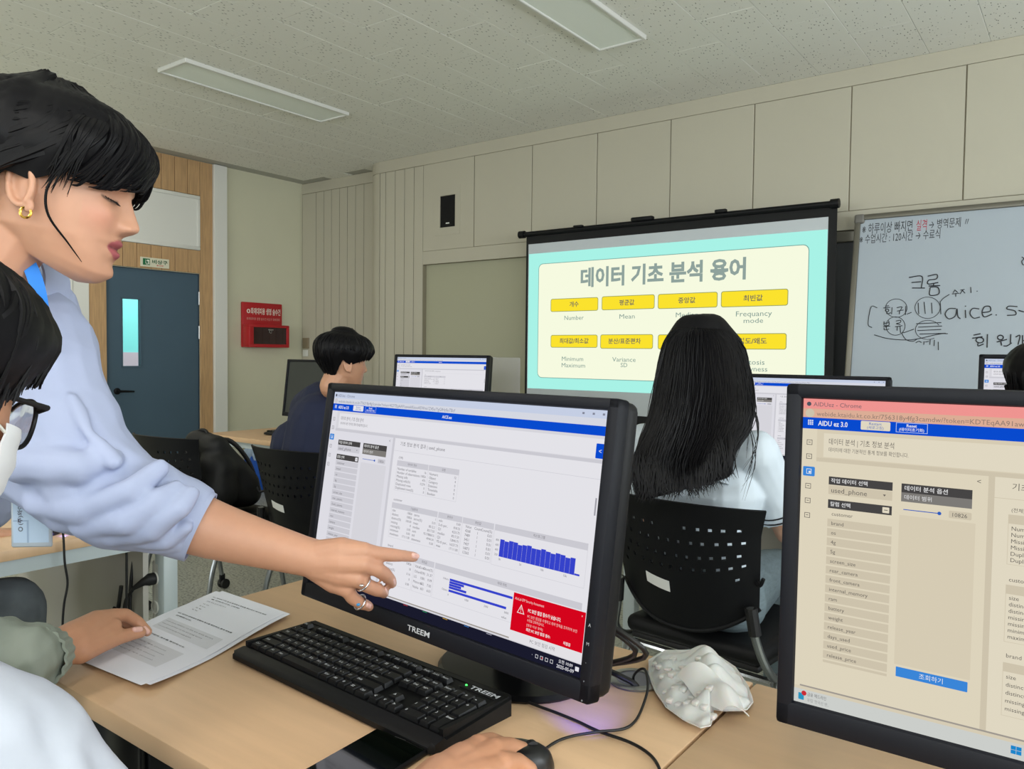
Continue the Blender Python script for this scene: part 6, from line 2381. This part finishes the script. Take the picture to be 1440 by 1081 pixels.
# loose ends and flyaways
for k in range(46):
    sdx = random.choice((0, 1))
    O = left_o if sdx == 0 else right_o
    i0 = random.randint(2, 5)
    (x, y) = O[i0]
    o_ = -1 if sdx == 0 else 1
    P_ = [gpt(x - o_ * 8, y - 10, 2.06), gpt(x + o_ * rnd(0, 5), y + 25, 2.05), gpt(x + o_ * rnd(0, 7) - (8 if sdx == 0 else 3), y + 60, 2.04), gpt(x + o_ * rnd(-6, 6) - (14 if sdx == 0 else 12), y + rnd(80, 110), 2.03)]
    strand(h, P_, rnd(0.0007, 0.0014), 4, 4, 0.2)
for k in range(230):
    x = rnd(888, 1032)
    ye = np.interp(x, [888, 905, 940, 985, 1010, 1032], [690, 704, 700, 694, 680, 666])
    P_ = [gpt(x + rnd(-10, 10), ye - 62, 1.985), gpt(x + rnd(-3, 3), ye - 36, 1.972), gpt(x + rnd(-5, 5), ye - 14, 1.966), gpt(x + rnd(-9, 9), ye + rnd(-8, 8), 1.962)]
    strand(h, P_, rnd(0.0012, 0.0032), 5, 4, 0.1)
putb('hair', h, m_strand, girl)

# ------------------------------------------------------------------ student in navy, seen from behind and the side
man = person('short haired student in a navy top, turned towards the lit far monitor', (-2.52, 2.25, 0))
rl, ul, rr_ = local_screen(490, 505)
mf, ml, mu = frame_of(rl * 0.93 + rr_ * 0.34 - ul * 0.10, ul * 0.98 + rl * 0.10)
mo = at(491, 514, 3.20) - (mf * 0.0 - ml * 0.0715 + mu * 0.092)
MH = frame_m(mo, mf, ml, mu)
mh = lambda x, y, z: MH @ V((x, y, z))
neck = V((-2.585, 2.225, 1.06))
hip = V((-2.53, 2.12, 0.565))
b = MB()
add_head(b, MH)
b.chain([(mh(-0.015, 0, 0.05), 0.055), (mh(-0.035, 0, 0.0), 0.054), (neck, 0.058), (neck.lerp(hip, 0.5), 0.09), (hip, 0.09)])
shl, shr = V((-2.80, 2.25, 0.985)), V((-2.385, 2.32, 0.975))
arms = ((shl, V((-2.80, 2.44, 0.76)), V((-2.74, 2.72, 0.785)), -1), (shr, V((-2.27, 2.46, 0.77)), V((-2.36, 2.72, 0.785)), 1))
for s0, e0, w0, sd_ in arms:
    b.chain([(neck, 0.05), (s0, 0.048), (e0, 0.038), (e0.lerp(w0, 0.5), 0.034), (w0, 0.025)])
    add_hand(b, w0, V((0, 1, -0.1)), V((0, 0, 1)), sd_, 0.4)
me = remesh(b, 0.0042, 3)
paint_skin(me, MH, 'bd8d70', 'a2645c')
put('body', me, m_skin, man)
s = MB()
s.chain([(neck + V((0, 0, -0.02)), 0.082), (V((-2.61, 2.16, 0.93)), 0.145), (V((-2.60, 2.12, 0.74)), 0.15), (hip + V((0, 0, 0.02)), 0.15)])
s.chain([(shl, 0.09), (V((-2.67, 2.21, 1.03)), 0.088), (V((-2.52, 2.23, 1.03)), 0.085), (shr, 0.088)])
s.chain([(V((-2.76, 2.17, 0.83)), 0.13), (V((-2.46, 2.20, 0.82)), 0.13)])
s.chain([(V((-2.64, 2.15, 0.62)), 0.12), (V((-2.43, 2.15, 0.62)), 0.12)])
for s0, e0, w0, sd_ in arms:
    s.chain([(s0, 0.082), (e0, 0.062), (e0.lerp(w0, 0.5), 0.052), (e0.lerp(w0, 0.8), 0.044)])
put('sweatshirt', remesh(s, 0.006, 4, warp=folds(0.004, 22, 8)), material('navy_jersey', '121a36', 0.85, bump=(400, 0.15, 0.0008)), man)
t = MB()
legs(t, hip + V((0, 0, -0.005)), (V((-2.64, 2.58, 0.56)), V((-2.42, 2.58, 0.56))), (V((-2.64, 2.62, 0.10)), V((-2.42, 2.62, 0.10))), (0.112, 0.07, 0.05))
put('trousers', remesh(t, 0.008, 4), material('navy_trousers', '10141f', 0.8), man)
shoes(man, (V((-2.64, 2.62, 0)), V((-2.42, 2.62, 0))), m_shoe)
h = MB()
low_m = lambda d: np.interp(abs(d), [0, 35, 60, 75, 90, 105, 118, 135, 180], [0.128, 0.128, 0.118, 0.108, 0.098, 0.116, 0.085, 0.052, 0.045])
off_m = lambda d, z: 0.012 + 0.016 * smoothstep(0.09, 0.17, z) + 0.004 * smoothstep(60, 0, abs(d))
hair_shell(h, MH, low_m, off_m, groove=0.001)
random.seed(9)
for k in range(230):
    t0 = rnd(-180, 180)
    t1 = t0 + rnd(-12, 12)
    zl = low_m(t1)
    zend = zl - rnd(0.0, 0.010) if abs(t1) < 70 else zl + rnd(0, 0.05)
    P_ = [head_pt(rd(t0), 0.214, 0.028), head_pt(rd(t0), 0.19, 0.031 + rnd(-.002, .004)), head_pt(rd((t0 + t1) / 2), 0.155, 0.031 + rnd(-.003, .003)), head_pt(rd(t1), (0.155 + zend) / 2, 0.024 + rnd(-.003, .003)), head_pt(rd(t1), zend, 0.013)]
    strand(h, [MH @ p for p in P_], rnd(0.0028, 0.0045), 5, 4)
h.ball(mh(-0.012, 0, 0.226), (0.055, 0.05, 0.026), 16, M=MH.to_3x3().to_4x4())
putb('hair', h, m_strand, man)

# ------------------------------------------------------------------ student with glasses and mask in the foreground
boy = person('student with black glasses and a white mask, one hand on the mouse', (-0.845, 0.2, 0))
bf, bl, bu = frame_of(V((-0.44, 0.85, -0.28)), V((-0.1, 0.26, 1)))
bo = at(33, 596, 0.70) - (bf * 0.101 - bl * 0.033 + bu * 0.100)
BH = frame_m(bo, bf, bl, bu)
bh = lambda x, y, z: BH @ V((x, y, z))
neck = bh(-0.06, 0, -0.05)
hip = V((-0.845, 0.10, 0.565))
shl, shr = V((-1.03, 0.19, 0.945)), V((-0.645, 0.19, 0.925))
b = MB()
add_head(b, BH)
b.chain([(bh(-0.015, 0, 0.05), 0.054), (bh(-0.035, 0, 0.0), 0.053), (neck, 0.058), (neck.lerp(hip, 0.5), 0.06), (hip, 0.07)])
# left arm, the hand lying on the sheets
wl_ = at(68, 918, 1.14)
ell = V((-1.27, 0.33, 0.80))
b.chain([(neck, 0.05), (shl, 0.046), (ell, 0.036), (ell.lerp(wl_, 0.6), 0.031), (wl_, 0.0265), (at(82, 911, 1.165), 0.026)])
for L in ([(70, 915, 1.145, .026), (105, 895, 1.19, .025), (135, 874, 1.235, .018), (158, 866, 1.265, .0120)],
          [(72, 922, 1.145, .024), (110, 908, 1.185, .023), (140, 892, 1.225, .018), (160, 880, 1.25, .0125)],
          [(85, 915, 1.165, .022), (120, 900, 1.21, .022), (148, 884, 1.25, .017)]):
    b.chain(pts(L))
b.chain(pts([(158, 866, 1.265, .0125), (176, 864, 1.285, .0105), (193, 874, 1.300, .0098), (207, 888, 1.300, .0082)]), 12)          # forefinger
b.chain(pts([(150, 868, 1.285, .0125), (168, 867, 1.31, .0105), (186, 878, 1.32, .0095), (198, 889, 1.318, .0082)]), 12)
b.chain(pts([(142, 872, 1.30, .0120), (158, 872, 1.325, .0102), (172, 883, 1.33, .0090), (180, 894, 1.326, .0080)]), 12)
b.chain(pts([(132, 880, 1.30, .0112), (144, 882, 1.325, .0092), (154, 892, 1.328, .0080)]), 12)
b.chain(pts([(112, 915, 1.18, .020), (142, 904, 1.215, .0155), (168, 896, 1.245, .0115), (186, 891, 1.265, .0105), (198, 889, 1.278, .0090)]), 12)   # thumb
# right arm and the hand on the mouse
wr_ = at(622, 1096, 0.835)
elr = V((-0.50, 0.36, 0.775))
b.chain([(neck, 0.05), (shr, 0.046), (elr, 0.036), (elr.lerp(wr_, 0.6), 0.031), (wr_, 0.027)])
for L in ([(622, 1096, .835, .025), (652, 1072, .865, .022), (672, 1053, .89, .0145)],
          [(628, 1100, .83, .024), (664, 1078, .86, .021), (694, 1059, .885, .0150)],
          [(635, 1106, .825, .023), (676, 1090, .85, .020), (705, 1077, .87, .0140)]):
    b.chain(pts(L))
b.chain(pts([(672, 1050, .892, .0140), (690, 1043, .915, .0112), (706, 1048, .935, .0102), (716, 1058, .945, .0088)]), 12)
b.chain(pts([(696, 1056, .888, .0150), (716, 1051, .908, .0120), (735, 1056, .922, .0108), (744, 1070, .925, .0092)]), 12)
b.chain(pts([(708, 1074, .87, .0140), (728, 1072, .885, .0108), (744, 1082, .892, .0098), (750, 1096, .89, .0085)]), 12)
b.chain(pts([(650, 1068, .87, .0150), (664, 1055, .91, .0115), (684, 1056, .94, .0100), (700, 1066, .955, .0085)]), 12)
me = remesh(b, 0.0026, 3)
paint_skin(me, BH, 'b98768', None)
put('body', me, m_skin, boy)
nl = MB()
for a_, b_ in (((189, 885.5, 1.262), (197, 884.5, 1.271)), ((203, 884, 1.292), (207, 888, 1.294))):
    nl.chain([(at(*a_), 0.0050), (at(*b_), 0.0048)], 8)
putb('fingernail', nl, MATS['fingernail'], boy)['kind'] = 'stuff'
# grey green sleeves
m_sage = material('sage_nylon', '8a9286', 0.6, bump=(250, 0.15, 0.0008))
s = MB()
s.chain([(shl, 0.070), (ell, 0.060), (ell.lerp(wl_, 0.45), 0.052)])
s.tube([ell.lerp(wl_, 0.3), ell.lerp(wl_, 0.72), at(54, 925, 1.118), at(66, 919, 1.138)], [0.058, 0.057, 0.050, 0.036], 20)
for f_, r_ in ((0.40, 0.060), (0.58, 0.058), (0.75, 0.055)):
    s.ball(ell.lerp(wl_, f_), (r_, r_, r_ * 0.9), 14)
s.chain([(shr, 0.060), (elr, 0.055), (elr.lerp(wr_, 0.45), 0.05)])
s.tube([elr.lerp(wr_, 0.3), elr.lerp(wr_, 0.52), elr.lerp(wr_, 0.66)], [0.052, 0.046, 0.036], 20)
s.chain([(neck + V((0, -0.02, -0.05)), 0.072), (hip + V((0, 0.03, 0.25)), 0.09), (hip, 0.13)])
put('jacket', remesh(s, 0.0045, 3, warp=folds(0.0070, 62, 4)), m_sage, boy)
# gathered cuff
cd = (at(74, 916, 1.15) - at(52, 926, 1.115)).normalized()
cu_ = cd.orthogonal().normalized()
cw_ = cd.cross(cu_)
c0_ = at(54, 925, 1.118)


def gcuff(u, v):
    q = u * 6.2832
    r = 0.0435 - 0.008 * v + 0.0018 * math.sin(q * 17) * (1 - 0.3 * v)
    return c0_ + cd * 0.030 * v + (cu_ * math.cos(q) + cw_ * math.sin(q)) * r


putb('gathered_cuff', MB().sheet(gcuff, 102, 6, 0.004, wrap=True), m_sage, boy)
# white padded vest over the shoulders
s = MB()
s.chain([(shr + V((0.012, 0.0, 0.0)), 0.092), (V((-0.75, 0.13, 0.96)), 0.085), (V((-0.93, 0.13, 0.97)), 0.085), (shl, 0.082)])
s.chain([(shr + V((0.01, 0.0, 0.0)), 0.092), (V((-0.60, 0.235, 0.86)), 0.085)])
s.chain([(V((-0.73, 0.13, 0.80)), 0.135), (V((-0.96, 0.13, 0.80)), 0.135)])
s.chain([(V((-0.845, 0.10, 0.94)), 0.10), (V((-0.845, 0.09, 0.80)), 0.14), (V((-0.845, 0.09, 0.62)), 0.15)])
s.chain([(V((-0.74, 0.13, 0.62)), 0.13), (V((-0.95, 0.13, 0.62)), 0.13)])
put('vest', remesh(s, 0.006, 5, warp=folds(0.0075, 38, 6)), material('white_padded_nylon', 'b9bfcc', 0.5, noise_scale=25, noise_amt=0.05), boy)
t = MB()
legs(t, hip, (V((-0.95, 0.52, 0.56)), V((-0.74, 0.52, 0.56))), (V((-0.95, 0.56, 0.10)), V((-0.74, 0.56, 0.10))), (0.112, 0.07, 0.05))
put('trousers', remesh(t, 0.008, 4), material('black_trousers', '0d0e11', 0.8), boy)
shoes(boy, (V((-0.95, 0.56, 0)), V((-0.74, 0.56, 0))), m_shoe)
# hair
h = MB()
low_b = lambda d: np.interp(abs(d), [0, 35, 60, 75, 90, 105, 118, 135, 180], [0.140, 0.138, 0.128, 0.108, 0.092, 0.100, 0.080, 0.050, 0.040])
off_b = lambda d, z: 0.010 + 0.012 * smoothstep(0.09, 0.17, z) + 0.006 * smoothstep(70, 130, abs(d))
hair_shell(h, BH, low_b, off_b, groove=0.001)
random.seed(21)
for k in range(300):
    t0 = rnd(-180, 180)
    t1 = t0 + rnd(-14, 8)
    zl = low_b(t1)
    zend = zl - rnd(0.0, 0.010) if abs(t1) < 95 else zl + rnd(0, 0.05)
    k_ = 0.62 if abs(t0) < 80 else 0.85
    P_ = [head_pt(rd(t0), 0.213, 0.026), head_pt(rd(t0), 0.19, 0.032 * k_), head_pt(rd((t0 + t1) / 2), 0.165, 0.032 * k_ + rnd(-.003, .002)), head_pt(rd(t1), (0.165 + zend) / 2, 0.026 * k_ + rnd(-.003, .002)), head_pt(rd(t1), zend, 0.012 + rnd(-.003, .003))]
    strand(h, [BH @ p for p in P_], rnd(0.0022, 0.0042), 5, 5)
putb('hair', h, m_strand, boy)
# glasses
gs = putb('glasses', MB().tube([bh(0.1015, -0.014, 0.106), bh(0.108, 0, 0.109), bh(0.1015, 0.014, 0.106)], 0.0020, 8), m_black, boy)


def sub(name, mb, m):
    me_ = mb.mesh(name, 1.0)
    me_.transform(Matrix.Translation(-boy.location))
    me_.materials.append(m)
    return link(bpy.data.objects.new(name, me_), gs)


m_lens = material('spectacle_lens', 'eef4f6', 0.02, trans=1.0, alpha=0.35)
for sd_ in (-1, 1):
    rimp = []
    for k in range(28):
        q = k * 6.2832 / 28
        yy = sd_ * (0.0345 + 0.0235 * math.cos(q))
        zz = 0.1005 + 0.0225 * math.sin(q) * (1.0 if math.sin(q) < 0 else 0.9)
        rimp.append(bh(0.1035 - 9 * (abs(yy) - 0.012) ** 2, yy, zz))
    sub('rim', MB().tube(rimp, 0.0021, 8, closed=True), m_black)
    cen = sum((Vector(p) for p in rimp), Vector()) / len(rimp)
    sub('lens', MB().add([cen + bf * 0.001] + rimp, [(0, 1 + k, 1 + (k + 1) % 28) for k in range(28)]).add([cen - bf * 0.0006] + [p - bf * 0.0012 for p in rimp], [(0, 1 + (k + 1) % 28, 1 + k) for k in range(28)]), m_lens)
    sub('temple', MB().tube([bh(0.0870, sd_ * 0.0575, 0.110), bh(0.081, sd_ * 0.0705, 0.112), bh(0.03, sd_ * 0.0755, 0.111), bh(-0.008, sd_ * 0.079, 0.108), bh(-0.024, sd_ * 0.078, 0.092)], [0.0026, 0.0026, 0.0020, 0.0020, 0.0018], 8), m_black)
# mask


def mask(u, v):
    y = (u - 0.5) * 2
    z = 0.092 - 0.098 * v
    th = y * 1.18
    p = head_pt(th, max(z, 0.002), 0.008)
    k_ = 0.026 * math.exp(-(y / 0.45) ** 2) * math.exp(-((z - 0.06) / 0.040) ** 2)
    return BH @ V((p.x + k_ + 0.0012 * math.sin(v * 28), p.y, z if z < 0.002 else p.z))


mk = putb('mask', MB().sheet(mask, 24, 18, 0.0015), material('white_mask_fabric', 'dfe2e6', 0.8), boy)
for sd_ in (-1, 1):
    for z0 in (0.085, 0.005):
        me_ = MB().tube(catmull([mask(0 if sd_ < 0 else 1, (0.092 - z0) / 0.098), bh(0.022, sd_ * 0.076, (z0 + 0.092) / 2), bh(-0.015, sd_ * 0.080, 0.088)], 4), 0.0014, 6).mesh('ear_loop', 1.0)
        me_.transform(Matrix.Translation(-boy.location))
        me_.materials.append(m_white)
        link(bpy.data.objects.new('ear_loop', me_), mk)


# ------------------------------------------------------------------ plainer seated figures at the edges of the photograph
def sitter(label, x, y, head_o, fwd, top, legc, wrists, knees, loc, hair_seed, long_hair=False, hand=None, skin='bf9074'):
    P0 = person(label, loc)
    f_, l_, u_ = frame_of(fwd, (0, 0, 1))
    HM = frame_m(head_o, f_, l_, u_)
    lat = V((1, 0, 0))
    nk = HM @ V((-0.05, 0, -0.04))
    hp_ = V((x, y - 0.10, 0.565))
    s_l, s_r = V((x - 0.185, y - 0.02, nk.z - 0.085)), V((x + 0.185, y - 0.02, nk.z - 0.085))
    b_ = MB()
    add_head(b_, HM)
    b_.chain([(HM @ V((-0.015, 0, 0.05)), 0.053), (HM @ V((-0.035, 0, 0.0)), 0.052), (nk, 0.056), (nk.lerp(hp_, 0.5), 0.09), (hp_, 0.09)])
    arms_ = []
    for s0, w0, sd_ in ((s_l, wrists[0], -1), (s_r, wrists[1], 1)):
        e0 = s0.lerp(w0, 0.5) + V((sd_ * 0.05, -0.04, -0.09))
        arms_.append((s0, e0, w0))
        b_.chain([(nk, 0.05), (s0, 0.046), (e0, 0.037), (e0.lerp(w0, 0.5), 0.033), (w0, 0.025)])
        add_hand(b_, w0, V((0, 1, -0.12)), V((0, 0, 1)), sd_, 0.45)
    me_ = remesh(b_, 0.0042, 3)
    paint_skin(me_, HM, skin, 'a2645c')
    put('body', me_, m_skin, P0)
    s_ = MB()
    s_.chain([(nk + V((0, 0, -0.035)), 0.075), (nk.lerp(hp_, 0.35), 0.125), (nk.lerp(hp_, 0.7), 0.13), (hp_ + V((0, 0, 0.02)), 0.145)])
    s_.chain([(s_l, 0.078), (nk + V((0, 0, -0.06)), 0.08), (s_r, 0.078)])
    for s0, e0, w0 in arms_:
        s_.chain([(s0, 0.075), (e0, 0.058), (e0.lerp(w0, 0.75), 0.045)])
    put('top', remesh(s_, 0.008, 4, warp=folds(0.004, 22, hair_seed)), top, P0)
    t_ = MB()
    an = [V((k_.x, k_.y + 0.04, 0.10)) for k_ in knees]
    legs(t_, hp_, knees, an, (0.115, 0.082, 0.055))
    put('trousers', remesh(t_, 0.007, 4, warp=folds(0.006, 26, hair_seed + 1)), legc, P0)
    shoes(P0, an, m_shoe)
    h_ = MB()
    low_ = lambda d: np.interp(abs(d), [0, 35, 60, 75, 90, 105, 118, 135, 180], [0.13, 0.128, 0.118, 0.106, 0.094, 0.10, 0.08, 0.05, 0.04])
    hair_shell(h_, HM, low_, lambda d, z: 0.014 + 0.016 * smoothstep(0.09, 0.17, z), groove=0.001)
    random.seed(hair_seed)
    for k in range(150):
        t0 = rnd(-180, 180)
        zl = low_(t0)
        P_ = [head_pt(rd(t0), 0.213, 0.028), head_pt(rd(t0), 0.18, 0.031), head_pt(rd(t0), (0.18 + zl) / 2, 0.028), head_pt(rd(t0), zl - rnd(-0.01, 0.008), 0.014)]
        strand(h_, [HM @ p for p in P_], rnd(0.003, 0.005), 5, 4)
        if long_hair and abs(t0) > 60:
            q = HM @ head_pt(rd(t0), 0.06, 0.022)
            strand(h_, [HM @ head_pt(rd(t0), 0.11, 0.026), q, q + V((0, -0.02, -0.10)), q + V((0, -0.02, -0.20))], 0.007, 5, 4)
    putb('hair', h_, m_strand, P0)
    return P0


hx = at(1474, 560, 2.06)
p5 = sitter('dark haired student at the right edge, only the side of the head in view', hx.x, hx.y + 0.02, V((hx.x, hx.y, 1.06)), (0.1, 1, -0.12), material('charcoal_top', '202228', 0.85), material('dark_trousers', '23252b', 0.7),
            (V((hx.x - 0.18, 2.68, 0.785)), V((hx.x + 0.18, 2.68, 0.785))), (V((hx.x - 0.11, 2.55, 0.56)), V((hx.x + 0.11, 2.55, 0.56))), (hx.x, hx.y, 0), 31, True)
kn = at(14, 862, 2.03)
p6 = sitter('student in grey trousers across the aisle, a knee and hand in view', -2.50, 0.36, V((-2.50, 0.43, 1.06)), (0, 1, -0.15), material('grey_top', '6a6e74', 0.85), material('charcoal_denim', '5b6166', 0.85, noise_scale=18, noise_amt=0.2, bump=(120, 0.3, 0.001)),
            (V((-2.70, 0.74, 0.785)), at(-22, 752, 2.03)), (V((-2.66, 0.78, 0.57)), V((kn.x, kn.y, 0.565))), (-2.50, 0.36, 0), 41)
for o_ in bpy.data.objects:
    if o_.parent and o_.name.split('.')[0] in ('lettering', 'red_lettering', 'screen_picture', 'projected_slide', 'sticker_print', 'badge_print', 'eyelashes', 'lift_handle'):
        o_['kind'] = 'stuff'
